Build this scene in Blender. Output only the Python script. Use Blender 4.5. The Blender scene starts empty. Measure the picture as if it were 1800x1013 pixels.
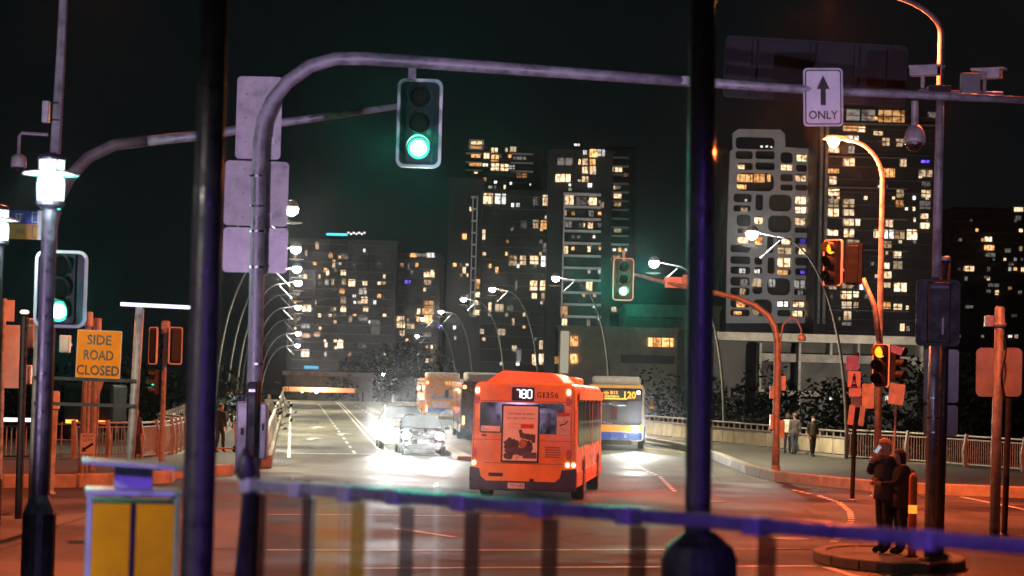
import bpy, bmesh, math, random
from mathutils import Vector, Matrix
random.seed(7)
SC = bpy.context.scene
COL = SC.collection
PI = math.pi
R = math.radians

# ------------------------------------------------------------------ camera
FPX, CX, CY = 4250.0, 900.0, 506.5          # focal length and centre in photograph pixels
CAMH, PITCH, ROLL = 2.45, 0.0448, 0.026
cp, sp_, cr, sr = math.cos(PITCH), math.sin(PITCH), math.cos(ROLL), math.sin(ROLL)
cam = bpy.data.cameras.new('camera')
cam.lens = FPX/1800*36; cam.sensor_width = 36; cam.sensor_fit = 'HORIZONTAL'
cam.clip_start = 0.1; cam.clip_end = 6000
cam.dof.use_dof = True; cam.dof.focus_distance = 62; cam.dof.aperture_fstop = 3.2
camo = bpy.data.objects.new('camera', cam); COL.objects.link(camo)
Xv, Fv, Uv = Vector((1,0,0)), Vector((0,cp,sp_)), Vector((0,-sp_,cp))
rt, up = cr*Xv+sr*Uv, -sr*Xv+cr*Uv
camo.matrix_world = Matrix(((rt.x,up.x,-Fv.x,0),(rt.y,up.y,-Fv.y,0),(rt.z,up.z,-Fv.z,CAMH),(0,0,0,1)))
SC.camera = camo

# ------------------------------------------------------------------ night sky, exposure
W = bpy.data.worlds.new('World'); SC.world = W; W.use_nodes = True
bg = W.node_tree.nodes['Background']
bg.inputs[0].default_value = (0.62, 0.86, 1.0, 1); bg.inputs[1].default_value = 0.0012
vs = SC.view_settings
vs.view_transform = 'Standard'; vs.look = 'None'; vs.exposure = 2.0; vs.gamma = 1.0
SC.display_settings.display_device = 'sRGB'
cy = SC.cycles
cy.use_denoising = True
cy.max_bounces = 6; cy.diffuse_bounces = 2; cy.glossy_bounces = 3; cy.transmission_bounces = 4
cy.transparent_max_bounces = 12; cy.volume_bounces = 0
cy.sample_clamp_indirect = 2.0; cy.sample_clamp_direct = 0.0
cy.caustics_reflective = False; cy.caustics_refractive = False
cy.blur_glossy = 0.5

# ------------------------------------------------------------------ helpers: pixels of the photograph to the place
def ray(px, py):
    u, v = (px-CX)/FPX, (CY-py)/FPX
    a, b = u*cr-v*sr, u*sr+v*cr
    return a*Xv+b*Uv+Fv
def P(px, py, d):
    r = ray(px, py); t = d/r.y
    return Vector((r.x*t, d, CAMH+r.z*t))
def M(d): return d/FPX
def zg(Y):                                   # the bridge rises gently to a crest
    if Y < 70: return 0.0
    if Y < 86: return 0.0095*(Y-70)**2/32
    z = 0.076+0.0095*(Y-86)
    if Y > 200:
        z = 0.076+0.0095*114+0.0095*(Y-200)-0.00008*(Y-200)**2
    return max(z, -4.0)
def G(px, py, h=0.0):                        # where the line of sight meets the ground (h above it)
    r = ray(px, py); last = None
    d = 20.0
    while d < 400:
        z = CAMH+r.z*d/r.y
        if z <= zg(d)+h:
            return Vector((r.x*d/r.y, d, zg(d)+h))
        d += 0.1
    return Vector((r.x*d/r.y, d, zg(d)+h))

# ------------------------------------------------------------------ materials
MATS = {}
def nodes(name):
    m = bpy.data.materials.new(name); m.use_nodes = True
    nt = m.node_tree; b = nt.nodes['Principled BSDF']
    return m, nt, b
def mat(name, col, rough=0.5, metal=0.0, var=0.25, scale=6.0, bump=0.0, spec=0.5, coat=0.0, rvar=0.15, detail=6):
    if name in MATS: return MATS[name]
    m, nt, b = nodes(name)
    tc = nt.nodes.new('ShaderNodeTexCoord')
    nz = nt.nodes.new('ShaderNodeTexNoise'); nz.inputs['Scale'].default_value = scale
    nz.inputs['Detail'].default_value = detail; nz.inputs['Roughness'].default_value = 0.65
    nt.links.new(tc.outputs['Object'], nz.inputs['Vector'])
    mx = nt.nodes.new('ShaderNodeMix'); mx.data_type = 'RGBA'
    mx.inputs[6].default_value = tuple(c*(1-var) for c in col[:3])+(1,)
    mx.inputs[7].default_value = tuple(min(1, c*(1+var)) for c in col[:3])+(1,)
    ct = nt.nodes.new('ShaderNodeMapRange'); ct.inputs[1].default_value = 0.34; ct.inputs[2].default_value = 0.66; nt.links.new(nz.outputs['Fac'], ct.inputs[0])
    nt.links.new(ct.outputs[0], mx.inputs[0]); nt.links.new(mx.outputs[2], b.inputs['Base Color'])
    mr = nt.nodes.new('ShaderNodeMapRange')
    mr.inputs[3].default_value = max(0.03, rough-rvar); mr.inputs[4].default_value = min(1, rough+rvar)
    nt.links.new(ct.outputs[0], mr.inputs[0]); nt.links.new(mr.outputs[0], b.inputs['Roughness'])
    b.inputs['Metallic'].default_value = metal
    b.inputs['Specular IOR Level'].default_value = spec
    b.inputs['Coat Weight'].default_value = coat
    if bump:
        bp = nt.nodes.new('ShaderNodeBump'); bp.inputs['Strength'].default_value = bump; bp.inputs['Distance'].default_value = 0.02
        n2 = nt.nodes.new('ShaderNodeTexNoise'); n2.inputs['Scale'].default_value = scale*8; n2.inputs['Detail'].default_value = 4
        nt.links.new(tc.outputs['Object'], n2.inputs['Vector'])
        nt.links.new(n2.outputs['Fac'], bp.inputs['Height']); nt.links.new(bp.outputs[0], b.inputs['Normal'])
    MATS[name] = m; return m
def emit(name, col, s, sample=True):
    if name in MATS: return MATS[name]
    m, nt, b = nodes(name)
    b.inputs['Base Color'].default_value = (0.05, 0.05, 0.05, 1)
    b.inputs['Emission Color'].default_value = tuple(col[:3])+(1,)
    b.inputs['Emission Strength'].default_value = s
    if not sample: m.cycles.emission_sampling = 'NONE'
    MATS[name] = m; return m
def window_mat(name, ca, cb, s, cols=2.0, dark=0.35):
    """a lit room behind glass: curtains, furniture and mullions break up the light"""
    m, nt, b = nodes(name)
    N, L = nt.nodes, nt.links
    tc = N.new('ShaderNodeTexCoord'); oi = N.new('ShaderNodeObjectInfo')
    ad = N.new('ShaderNodeVectorMath'); ad.operation = 'MULTIPLY_ADD'
    L.new(oi.outputs['Random'], ad.inputs[0]); ad.inputs[1].default_value = (37, 11, 53); L.new(tc.outputs['Object'], ad.inputs[2])
    mp = N.new('ShaderNodeMapping'); mp.inputs['Scale'].default_value = (3.2, 1, 2.0); L.new(ad.outputs[0], mp.inputs[0])
    nz = N.new('ShaderNodeTexNoise'); nz.inputs['Scale'].default_value = 1.0; nz.inputs['Detail'].default_value = 3
    L.new(mp.outputs[0], nz.inputs['Vector'])
    rp = N.new('ShaderNodeValToRGB'); rp.color_ramp.elements[0].position = 0.36; rp.color_ramp.elements[1].position = 0.56
    rp.color_ramp.elements[0].color = (dark*ca[0], dark*ca[1]*0.8, dark*ca[2]*0.7, 1); rp.color_ramp.elements[1].color = tuple(cb)+(1,)
    e = rp.color_ramp.elements.new(0.46); e.color = tuple(ca)+(1,)
    L.new(nz.outputs['Fac'], rp.inputs[0])
    sx = N.new('ShaderNodeSeparateXYZ'); L.new(tc.outputs['Object'], sx.inputs[0])
    fr = N.new('ShaderNodeMath'); fr.operation = 'MULTIPLY_ADD'; fr.inputs[1].default_value = cols; fr.inputs[2].default_value = 10.0; L.new(sx.outputs[0], fr.inputs[0])
    f2 = N.new('ShaderNodeMath'); f2.operation = 'FRACT'; L.new(fr.outputs[0], f2.inputs[0])
    gt = N.new('ShaderNodeMath'); gt.operation = 'GREATER_THAN'; gt.inputs[1].default_value = 0.13; L.new(f2.outputs[0], gt.inputs[0])
    ml = N.new('ShaderNodeMath'); ml.operation = 'MULTIPLY'
    mr = N.new('ShaderNodeMapRange'); mr.inputs[3].default_value = 0.18*s; mr.inputs[4].default_value = 1.35*s; L.new(oi.outputs['Random'], mr.inputs[0])
    L.new(gt.outputs[0], ml.inputs[0]); L.new(mr.outputs[0], ml.inputs[1])
    b.inputs['Base Color'].default_value = (0.02, 0.02, 0.02, 1); b.inputs['Roughness'].default_value = 0.2
    L.new(rp.outputs[0], b.inputs['Emission Color']); L.new(ml.outputs[0], b.inputs['Emission Strength'])
    m.cycles.emission_sampling = 'NONE'
    MATS[name] = m; return m

def asphalt(name='asphalt', g=1.0, yel=1.0):
    m, nt, b = nodes(name); N, L = nt.nodes, nt.links
    tc = N.new('ShaderNodeTexCoord')
    def noise(s, d, sc=None):
        n = N.new('ShaderNodeTexNoise'); n.inputs['Scale'].default_value = s; n.inputs['Detail'].default_value = d
        if sc:
            mp = N.new('ShaderNodeMapping'); mp.inputs['Scale'].default_value = sc; L.new(tc.outputs['Object'], mp.inputs[0]); L.new(mp.outputs[0], n.inputs['Vector'])
        else: L.new(tc.outputs['Object'], n.inputs['Vector'])
        return n
    big, fine, streak = noise(0.22, 8), noise(18, 5), noise(1.0, 5, (0.9, 0.06, 1))
    a = N.new('ShaderNodeMath'); a.operation = 'MULTIPLY_ADD'; a.inputs[1].default_value = 0.55; L.new(streak.outputs['Fac'], a.inputs[0]); L.new(big.outputs['Fac'], a.inputs[2])
    a2 = N.new('ShaderNodeMath'); a2.operation = 'MULTIPLY_ADD'; a2.inputs[1].default_value = 0.35; L.new(fine.outputs['Fac'], a2.inputs[0]); L.new(a.outputs[0], a2.inputs[2])
    rp = N.new('ShaderNodeValToRGB'); rp.color_ramp.elements[0].position = 0.62; rp.color_ramp.elements[1].position = 1.25
    rp.color_ramp.elements[0].color = (0.016, 0.016, 0.017, 1); rp.color_ramp.elements[1].color = (0.095, 0.093, 0.088, 1)
    e = rp.color_ramp.elements.new(0.92); e.color = (0.046, 0.045, 0.044, 1)
    L.new(a2.outputs[0], rp.inputs[0])
    # patched trenches and cracks
    vo = N.new('ShaderNodeTexVoronoi'); vo.feature = 'DISTANCE_TO_EDGE'; vo.inputs['Scale'].default_value = 0.16
    nd = N.new('ShaderNodeMix'); nd.data_type = 'RGBA'; nd.inputs[0].default_value = 0.12; L.new(tc.outputs['Object'], nd.inputs[6]); L.new(noise(0.8, 4).outputs['Color'], nd.inputs[7])
    L.new(nd.outputs[2], vo.inputs['Vector'])
    lt = N.new('ShaderNodeMath'); lt.operation = 'LESS_THAN'; lt.inputs[1].default_value = 0.006; L.new(vo.outputs['Distance'], lt.inputs[0])
    mx = N.new('ShaderNodeMix'); mx.data_type = 'RGBA'; mx.inputs[7].default_value = (0.018, 0.018, 0.018, 1)
    mf = N.new('ShaderNodeMath'); mf.operation = 'MULTIPLY'; mf.inputs[1].default_value = 0.7; L.new(lt.outputs[0], mf.inputs[0])
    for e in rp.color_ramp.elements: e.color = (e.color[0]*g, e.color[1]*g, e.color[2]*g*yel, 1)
    L.new(mf.outputs[0], mx.inputs[0]); L.new(rp.outputs[0], mx.inputs[6]); L.new(mx.outputs[2], b.inputs['Base Color'])
    mr = N.new('ShaderNodeMapRange'); mr.inputs[1].default_value = 0.35; mr.inputs[2].default_value = 0.65; mr.inputs[3].default_value = 0.52; mr.inputs[4].default_value = 0.85
    L.new(big.outputs['Fac'], mr.inputs[0]); L.new(mr.outputs[0], b.inputs['Roughness'])
    bp = N.new('ShaderNodeBump'); bp.inputs['Strength'].default_value = 0.5; bp.inputs['Distance'].default_value = 0.012
    L.new(fine.outputs['Fac'], bp.inputs['Height']); L.new(bp.outputs[0], b.inputs['Normal'])
    b.inputs['Specular IOR Level'].default_value = 0.22
    return m
def paving():
    m, nt, b = nodes('paving'); N, L = nt.nodes, nt.links
    tc = N.new('ShaderNodeTexCoord'); br = N.new('ShaderNodeTexBrick')
    br.inputs['Scale'].default_value = 2.2; br.inputs['Mortar Size'].default_value = 0.02
    br.inputs['Color1'].default_value = (0.16, 0.145, 0.13, 1); br.inputs['Color2'].default_value = (0.11, 0.10, 0.09, 1); br.inputs['Mortar'].default_value = (0.05, 0.05, 0.05, 1)
    L.new(tc.outputs['Object'], br.inputs['Vector'])
    nz = N.new('ShaderNodeTexNoise'); nz.inputs['Scale'].default_value = 0.9; nz.inputs['Detail'].default_value = 8; L.new(tc.outputs['Object'], nz.inputs['Vector'])
    mx = N.new('ShaderNodeMix'); mx.data_type = 'RGBA'; mx.blend_type = 'MULTIPLY'; mx.inputs[0].default_value = 0.8
    L.new(br.outputs['Color'], mx.inputs[6]); L.new(nz.outputs['Color'], mx.inputs[7])
    hs = N.new('ShaderNodeHueSaturation'); hs.inputs['Saturation'].default_value = 0.35; hs.inputs['Value'].default_value = 0.9; L.new(mx.outputs[2], hs.inputs['Color'])
    L.new(hs.outputs[0], b.inputs['Base Color']); b.inputs['Roughness'].default_value = 0.75
    return m
def marking():
    m, nt, b = nodes('road_paint'); N, L = nt.nodes, nt.links
    tc = N.new('ShaderNodeTexCoord'); nz = N.new('ShaderNodeTexNoise'); nz.inputs['Scale'].default_value = 5; nz.inputs['Detail'].default_value = 8; L.new(tc.outputs['Object'], nz.inputs['Vector'])
    rp = N.new('ShaderNodeValToRGB'); rp.color_ramp.elements[0].position = 0.32; rp.color_ramp.elements[1].position = 0.46
    rp.color_ramp.elements[0].color = (0.16, 0.155, 0.15, 1); rp.color_ramp.elements[1].color = (0.80, 0.78, 0.74, 1)
    L.new(nz.outputs['Fac'], rp.inputs[0]); L.new(rp.outputs[0], b.inputs['Base Color']); b.inputs['Roughness'].default_value = 0.55
    return m
def glass(name, tint, refl, rough=0.02):
    m, nt, b = nodes(name); N, L = nt.nodes, nt.links
    N.remove(b)
    t = N.new('ShaderNodeBsdfTransparent'); t.inputs[0].default_value = tuple(tint)+(1,)
    g = N.new('ShaderNodeBsdfGlossy'); g.inputs['Roughness'].default_value = rough; g.inputs[0].default_value = (0.95, 0.97, 1, 1)
    lw = N.new('ShaderNodeLayerWeight'); lw.inputs[0].default_value = 0.5
    pw = N.new('ShaderNodeMath'); pw.operation = 'POWER'; pw.inputs[1].default_value = 4.0; L.new(lw.outputs['Facing'], pw.inputs[0])
    a = N.new('ShaderNodeMath'); a.operation = 'MULTIPLY_ADD'; a.use_clamp = True; a.inputs[1].default_value = 0.7; a.inputs[2].default_value = refl; L.new(pw.outputs[0], a.inputs[0])
    mx = N.new('ShaderNodeMixShader'); L.new(a.outputs[0], mx.inputs[0]); L.new(t.outputs[0], mx.inputs[1]); L.new(g.outputs[0], mx.inputs[2])
    L.new(mx.outputs[0], N['Material Output'].inputs[0])
    MATS[name] = m; return m
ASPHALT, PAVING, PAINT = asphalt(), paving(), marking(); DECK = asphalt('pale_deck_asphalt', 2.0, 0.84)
CONC = mat('concrete', (0.30, 0.28, 0.25), 0.8, var=0.35, scale=0.9, bump=0.3)
CONC_D = mat('stained_concrete', (0.20, 0.19, 0.175), 0.85, var=0.5, scale=0.5, bump=0.3)
GALV = mat('galvanised_steel', (0.36, 0.36, 0.36), 0.55, 0.4, var=0.35, scale=7, bump=0.2, rvar=0.25, detail=10)
ALU = mat('aluminium_sheet', (0.50, 0.48, 0.46), 0.5, 0.25, var=0.28, scale=5, rvar=0.25, detail=10)
DARKP = mat('dark_gloss_paint', (0.030, 0.024, 0.034), 0.45, 0.0, var=0.5, scale=12, bump=0.12, coat=0.1, rvar=0.2, detail=10)
BLACKP = mat('black_plastic', (0.010, 0.010, 0.011), 0.55, var=0.3)
RUBBER = mat('rubber', (0.012, 0.012, 0.012), 0.8)
CHROME = mat('bright_metal', (0.6, 0.6, 0.6), 0.25, 1.0, var=0.1)
WHITEP = mat('white_paint', (0.72, 0.71, 0.69), 0.45, var=0.1)
WHITES = mat('white_sign_face', (0.70, 0.69, 0.70), 0.5, var=0.12, scale=4)
YSIGN = mat('amber_sign_face', (0.88, 0.27, 0.006), 0.7, var=0.12, scale=5, spec=0.15)
INK = mat('black_ink', (0.012, 0.011, 0.012), 0.5)
DGLASS = mat('dark_glass', (0.012, 0.013, 0.016), 0.08, var=0.2, spec=0.8, rvar=0.04)

# ------------------------------------------------------------------ mesh building
def rr(x0, z0, x1, z1, r, n=4):
    o = []
    for cx, cz, a in ((x1-r, z1-r, 0), (x0+r, z1-r, 90), (x0+r, z0+r, 180), (x1-r, z0+r, 270)):
        for i in range(n+1):
            t = R(a+90*i/n); o.append((cx+r*math.cos(t), cz+r*math.sin(t)))
    return o
class MB:
    def __init__(s): s.v = []; s.f = []
    def add(s, vs, fs):
        k = len(s.v); s.v += [tuple(v) for v in vs]; s.f += [[i+k for i in f] for f in fs]; return s
    def box(s, c, d, rz=0.0, mtx=None):
        x, y, z = d[0]/2, d[1]/2, d[2]/2
        vs = [Vector((i*x, j*y, k*z)) for i in (-1,1) for j in (-1,1) for k in (-1,1)]
        m = mtx if mtx is not None else Matrix.Rotation(rz, 3, 'Z')
        vs = [m@v+Vector(c) for v in vs]
        return s.add(vs, [(0,1,3,2),(4,6,7,5),(0,4,5,1),(2,3,7,6),(0,2,6,4),(1,5,7,3)])
    def beam(s, a, b, w, h):
        a, b = Vector(a), Vector(b); d = b-a; L = d.length; d.normalize()
        side = d.cross(Vector((0,0,1)))
        if side.length < 1e-4: side = Vector((1,0,0))
        side.normalize(); u = side.cross(d)
        vs = [p+side*i*w/2+u*j*h/2 for p in (a, b) for i in (-1,1) for j in (-1,1)]
        return s.add(vs, [(0,2,3,1),(4,5,7,6),(0,1,5,4),(2,6,7,3),(0,4,6,2),(1,3,7,5)])
    def tube(s, pts, r, n=10, cap=True):
        pts = [Vector(p) for p in pts]
        rs = r if isinstance(r, (list, tuple)) else [r]*len(pts)
        k = len(s.v); prev = None
        for i, p in enumerate(pts):
            t = (pts[min(i+1, len(pts)-1)]-pts[max(i-1, 0)]).normalized()
            if prev is None:
                a = Vector((0,0,1)) if abs(t.z) < 0.9 else Vector((0,1,0))
                u = t.cross(a).normalized()
            else:
                u = (prev-t*prev.dot(t)).normalized()
            prev = u; w = t.cross(u)
            for j in range(n):
                q = 2*PI*j/n; s.v.append(tuple(p+(u*math.cos(q)+w*math.sin(q))*rs[i]))
        for i in range(len(pts)-1):
            for j in range(n):
                j2 = (j+1) % n
                s.f.append([k+i*n+j, k+i*n+j2, k+(i+1)*n+j2, k+(i+1)*n+j])
        if cap:
            s.f.append([k+j for j in range(n)][::-1]); s.f.append([k+(len(pts)-1)*n+j for j in range(n)])
        return s
    def prism(s, poly, y0, y1):                  # polygon in x,z pushed along y
        n = len(poly); k = len(s.v)
        for y in (y0, y1): s.v += [(x, y, z) for x, z in poly]
        s.f.append([k+i for i in range(n)]); s.f.append([k+n+i for i in range(n)][::-1])
        for i in range(n): s.f.append([k+i, k+(i+1) % n+0, k+n+(i+1) % n, k+n+i][::-1])
        return s
    def slab(s, poly, z0, z1):                   # polygon in x,y pushed along z
        n = len(poly); k = len(s.v)
        for z in (z0, z1): s.v += [(x, y, z) for x, y in poly]
        s.f.append([k+i for i in range(n)][::-1]); s.f.append([k+n+i for i in range(n)])
        for i in range(n): s.f.append([k+i, k+(i+1) % n, k+n+(i+1) % n, k+n+i])
        return s
    def ring(s, outer, inner, y0, y1):
        n = len(outer); k = len(s.v)
        for y in (y0, y1):
            s.v += [(x, y, z) for x, z in outer]; s.v += [(x, y, z) for x, z in inner]
        for i in range(n):
            j = (i+1) % n
            s.f.append([k+i, k+j, k+n+j, k+n+i]); s.f.append([k+2*n+i, k+3*n+i, k+3*n+j, k+2*n+j])
            s.f.append([k+i, k+2*n+i, k+2*n+j, k+j]); s.f.append([k+n+i, k+n+j, k+3*n+j, k+3*n+i])
        return s
    def lathe(s, prof, c=(0,0,0), n=16):
        c = Vector(c); k = len(s.v)
        for r, z in prof:
            for j in range(n):
                q = 2*PI*j/n; s.v.append((c.x+r*math.cos(q), c.y+r*math.sin(q), c.z+z))
        for i in range(len(prof)-1):
            for j in range(n):
                j2 = (j+1) % n
                s.f.append([k+i*n+j, k+i*n+j2, k+(i+1)*n+j2, k+(i+1)*n+j])
        s.f.append([k+j for j in range(n)][::-1]); s.f.append([k+(len(prof)-1)*n+j for j in range(n)])
        return s
    def disc(s, c, r, depth=0.02, n=18):         # a disc facing -y
        return s.prism([(c[0]+r*math.cos(2*PI*i/n), c[2]+r*math.sin(2*PI*i/n)) for i in range(n)], c[1], c[1]+depth)
    def build(s, name, m, parent=None, bevel=0.0, smooth=False, seg=2):
        me = bpy.data.meshes.new(name); me.from_pydata(s.v, [], s.f)
        bm = bmesh.new(); bm.from_mesh(me); bmesh.ops.recalc_face_normals(bm, faces=bm.faces); bm.to_mesh(me); bm.free()
        me.materials.append(m)
        if smooth: me.shade_smooth()
        o = bpy.data.objects.new(name, me); COL.objects.link(o)
        if parent: o.parent = parent
        if bevel:
            b = o.modifiers.new('bevel', 'BEVEL'); b.width = bevel; b.segments = seg; b.limit_method = 'ANGLE'; b.angle_limit = R(40)
        return o
def tag(o, label, cat, group=None, kind=None):
    if label: o['label'] = label
    if cat: o['category'] = cat
    if group: o['group'] = group
    if kind: o['kind'] = kind
    return o
def thing(name, label, cat, loc=(0,0,0), rz=0.0, group=None):
    o = bpy.data.objects.new(name, None); COL.objects.link(o)
    o.location = loc; o.rotation_euler = (0,0,rz); o.empty_display_size = 0.2
    return tag(o, label, cat, group)
def structure(o): o['kind'] = 'structure'; return o
def txt(body, w, h, c, m, parent, name='lettering', depth=0.003, rot=(PI/2,0,0), bold=0.0):
    cu = bpy.data.curves.new('lettering', 'FONT'); cu.body = body; cu.size = 1; cu.align_x = 'CENTER'; cu.align_y = 'CENTER'; cu.extrude = 0.5; cu.offset = bold; cu.resolution_u = 3
    tmp = bpy.data.objects.new('tmp', cu)
    me = bpy.data.meshes.new_from_object(tmp)
    bpy.data.objects.remove(tmp); bpy.data.curves.remove(cu)
    xs = [v.co.x for v in me.vertices]; ys = [v.co.y for v in me.vertices]
    sx, sy = w/(max(xs)-min(xs)), h/(max(ys)-min(ys)); mx, my = (max(xs)+min(xs))/2, (max(ys)+min(ys))/2
    for v in me.vertices: v.co = Vector(((v.co.x-mx)*sx, (v.co.y-my)*sy, v.co.z*depth))
    me.materials.clear(); me.materials.append(m); me.name = name
    o = bpy.data.objects.new(name, me); COL.objects.link(o); o.parent = parent; o.location = c; o.rotation_euler = rot
    return o
def lamp(kind, name, parent, loc, col, power, size=0.15, spot=None, blend=0.5, aim=None):
    l = bpy.data.lights.new(name, kind); l.color = col; l.energy = power
    l.shadow_soft_size = size
    if kind == 'SPOT': l.spot_size = R(spot); l.spot_blend = blend
    o = bpy.data.objects.new(name, l); COL.objects.link(o); o.parent = parent; o.location = loc
    if aim is not None: o.rotation_euler = Vector(aim).to_track_quat('-Z', 'Y').to_euler()
    return o
SODIUM, LED, PURPLE, GREEN = (1.0, 0.145, 0.042), (1.0, 0.85, 0.52), (0.52, 0.28, 1.0), (0.02, 1.0, 0.62)
E_SOD = emit('sodium_glow', (1.0, 0.34, 0.07), 30)
E_LED = emit('white_led_glow', (1.0, 0.97, 0.92), 30)
E_GREEN = emit('green_signal_glow', (0.05, 1.0, 0.42), 0.45); E_BULB = emit('signal_bulb_glow', (0.6, 1.0, 0.85), 5); E_ABULB = emit('amber_bulb_glow', (1.0,0.22,0.012), 1.5)
E_GREEND = emit('green_lens_edge', (0.02, 0.9, 0.35), 1.2)
E_AMBER = emit('amber_signal_glow', (1.0, 0.16, 0.008), 1.3)
E_RED = emit('red_tail_glow', (1.0, 0.16, 0.05), 3)
E_HEAD = emit('headlight_glow', (1.0, 0.98, 0.94), 60)
E_WHITE = emit('white_panel_glow', (0.9, 0.97, 1.0), 2.2)

# ================================================================== THE SETTING
def strip_mesh(name, m, left, right, Ys, dz=0.0, z_of=zg):
    b = MB(); k = 0
    vs = []
    for Y in Ys: vs += [(left(Y), Y, z_of(Y)+dz), (right(Y), Y, z_of(Y)+dz)]
    fs = [(2*i, 2*i+1, 2*i+3, 2*i+2) for i in range(len(Ys)-1)]
    b.add(vs, fs); return b.build(name, m)
# far ground and river
g = MB().add([(-3000,-60,-8.6),(3000,-60,-8.6),(3000,5000,-8.6),(-3000,5000,-8.6)], [(0,1,2,3)]).build('ground', mat('earth', (0.035,0.033,0.03), 0.9, scale=0.2))
structure(g)
RIVER = mat('river_water', (0.008,0.011,0.013), 0.12, var=0.2, scale=0.4, bump=0.6)
structure(MB().add([(-900,112,-8.2),(900,112,-8.2),(900,430,-8.2),(-900,430,-8.2)], [(0,1,2,3)]).build('river', RIVER))
# bridge lines: left parapet, right barrier
def Lpar(Y): return -7.2-0.09*(Y-72)
def Rbar(Y):
    if Y < 97: return 13.6+(97-Y)*0.75
    if Y < 124: return 13.6-(Y-97)*0.244
    return 7.0-0.09*(Y-124)
Ys = [-8, 20, 40, 55, 66, 70, 74, 78, 82, 86, 92, 99]
road = MB()
vs = []
for Y in Ys: vs += [(-120, Y, zg(Y)), (120, Y, zg(Y))]
road.add(vs, [(2*i, 2*i+1, 2*i+3, 2*i+2) for i in range(len(Ys)-1)])
structure(road.build('road', ASPHALT)); road = MB(); Yb = [99]+list(range(102, 300, 6))
vs = []
for Y in Yb: vs += [(Lpar(Y)-9, Y, zg(Y)), (Rbar(Y)+1.2, Y, zg(Y))]
road.add(vs, [(2*i, 2*i+1, 2*i+3, 2*i+2) for i in range(len(Yb)-1)])
# deck edge under the bridge and quay wall
for Y0, Y1 in zip(Yb[:-1], Yb[1:]):
    for fn in (lambda Y: Lpar(Y)-9, lambda Y: Rbar(Y)+1.2):
        road.add([(fn(Y0),Y0,zg(Y0)),(fn(Y1),Y1,zg(Y1)),(fn(Y1),Y1,zg(Y1)-1.5),(fn(Y0),Y0,zg(Y0)-1.5)], [(0,1,2,3)])
road.add([(-120,99,zg(99)),(120,99,zg(99)),(120,99,-8.6),(-120,99,-8.6)], [(0,1,2,3)])
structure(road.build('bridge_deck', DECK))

# pavements: raised 0.15 m with kerbs
def pavement(name, pix, kerb_n, h=0.15):
    """polygon given by pixels on its top surface; the first kerb_n points carry a kerb of separate stones"""
    pts = [G(x, y, h) if not isinstance(x, Vector) else x for x, y in pix]
    b = MB(); n = len(pts)
    top = [(p.x, p.y, zg(p.y)+h) for p in pts]; bot = [(p.x, p.y, zg(p.y)-0.3) for p in pts]
    b.add(top+bot, [list(range(n))]+[[i, (i+1) % n, n+(i+1) % n, n+i] for i in range(n)])
    o = structure(b.build(name, PAVING))
    KM = mat('kerb_stone', (0.34,0.32,0.29), 0.75, var=0.35, scale=1.5, bump=0.25)
    mesh_cache = {}
    for a, c in zip(pts[:kerb_n-1], pts[1:kerb_n]):
        L = (c-a).length; m_ = max(1, round(L/2.4)); 
        for i in range(m_):
            p, q = a.lerp(c, (i+0.008)/m_), a.lerp(c, (i+0.992)/m_)
            s = MB().beam((p.x,p.y,zg(p.y)+h-0.02), (q.x,q.y,zg(q.y)+h-0.02), 0.3, 0.36)
            s.build('kerb_stone', KM, o, bevel=0.03)
    return o
pavement('pavement_right', [(1132,773),(1200,786),(1262,803),(1320,826),(1370,838),(1450,846),(1540,855),(1640,860),(1850,868),(2200,880),(2200,845),(1800,832),(1506,806),(1300,780),(1132,768)], 10)
pavement('pavement_left', [(-300,850),(0,846),(130,846),(292,839),(300,832),(404,826),(440,818),(472,797),(488,750),(470,745),(425,740),(400,760),(330,797),(240,806),(125,808),(-300,806)], 6)
# couple's traffic island
isl = MB(); ic = P(1590, 985, 36.5); pts = []
def island(name, cx, cy, ax, ay, label=None):
    n = 28
    pts = [(cx+ax*math.cos(2*PI*i/n), cy+ay*math.sin(2*PI*i/n)) for i in range(n)]
    b = MB().slab(pts, -0.02, 0.13)
    o = structure(b.build(name, CONC))
    for i in range(n//2):
        a = [(cx+(ax+s)*math.cos(2*PI*(2*i+t)/n), cy+(ay+s)*math.sin(2*PI*(2*i+t)/n)) for s, t in ((0.16,0.05),(0.16,1),(0.16,1.95),(-0.05,1.95),(-0.05,1),(-0.05,0.05))]
        MB().slab(a, -0.02, 0.16).build('kerb_stone', MATS['kerb_stone'], o, bevel=0.03)
    return o
island('traffic_island', 5.98, 37.9, 0.98, 2.1)
# terrace at the camera, under the glass balustrade
ter = [(-5,-4),(9,-4),(9,3.5),(2.6,5.9),(-1.1,10.45),(-1.35,12.6),(-5,12.6)]
structure(MB().slab(ter, -0.3, 0.75).build('terrace', PAVING))

# road markings, each a thin painted sheet
def paint(name, pts, w, dash=None, label=None, dz=0.006):
    pts = [Vector(p) for p in pts]
    b = MB(); acc = 0.0
    def quad(a, c):
        d = (c-a); d.z = 0
        if d.length < 1e-4: return
        d.normalize(); s = Vector((-d.y, d.x, 0))*w/2
        q = [a+s, a-s, c-s, c+s]
        b.add([(p.x, p.y, zg(p.y)+dz) for p in q], [(0,1,2,3)])
    for a, c in zip(pts[:-1], pts[1:]):
        L = (c-a).length; n = max(1, int(L/ (dash[0]+dash[1]) if dash else L/4))
        for i in range(n):
            if dash:
                t0 = i*(dash[0]+dash[1])/L; t1 = min(1, t0+dash[0]/L)
            else: t0, t1 = i/n, (i+1)/n
            quad(a.lerp(c, t0), a.lerp(c, t1))
    o = structure(b.build(name, PAINT)); return o
def bl(off, Y): return Vector((Lpar(Y)+off, Y, 0))
paint('stop_line', [G(502,797), G(700,799), G(832,801)], 0.35)
paint('centre_line', [G(668,792), G(640,762), G(606,722), G(590,707)], 0.13)
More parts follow.
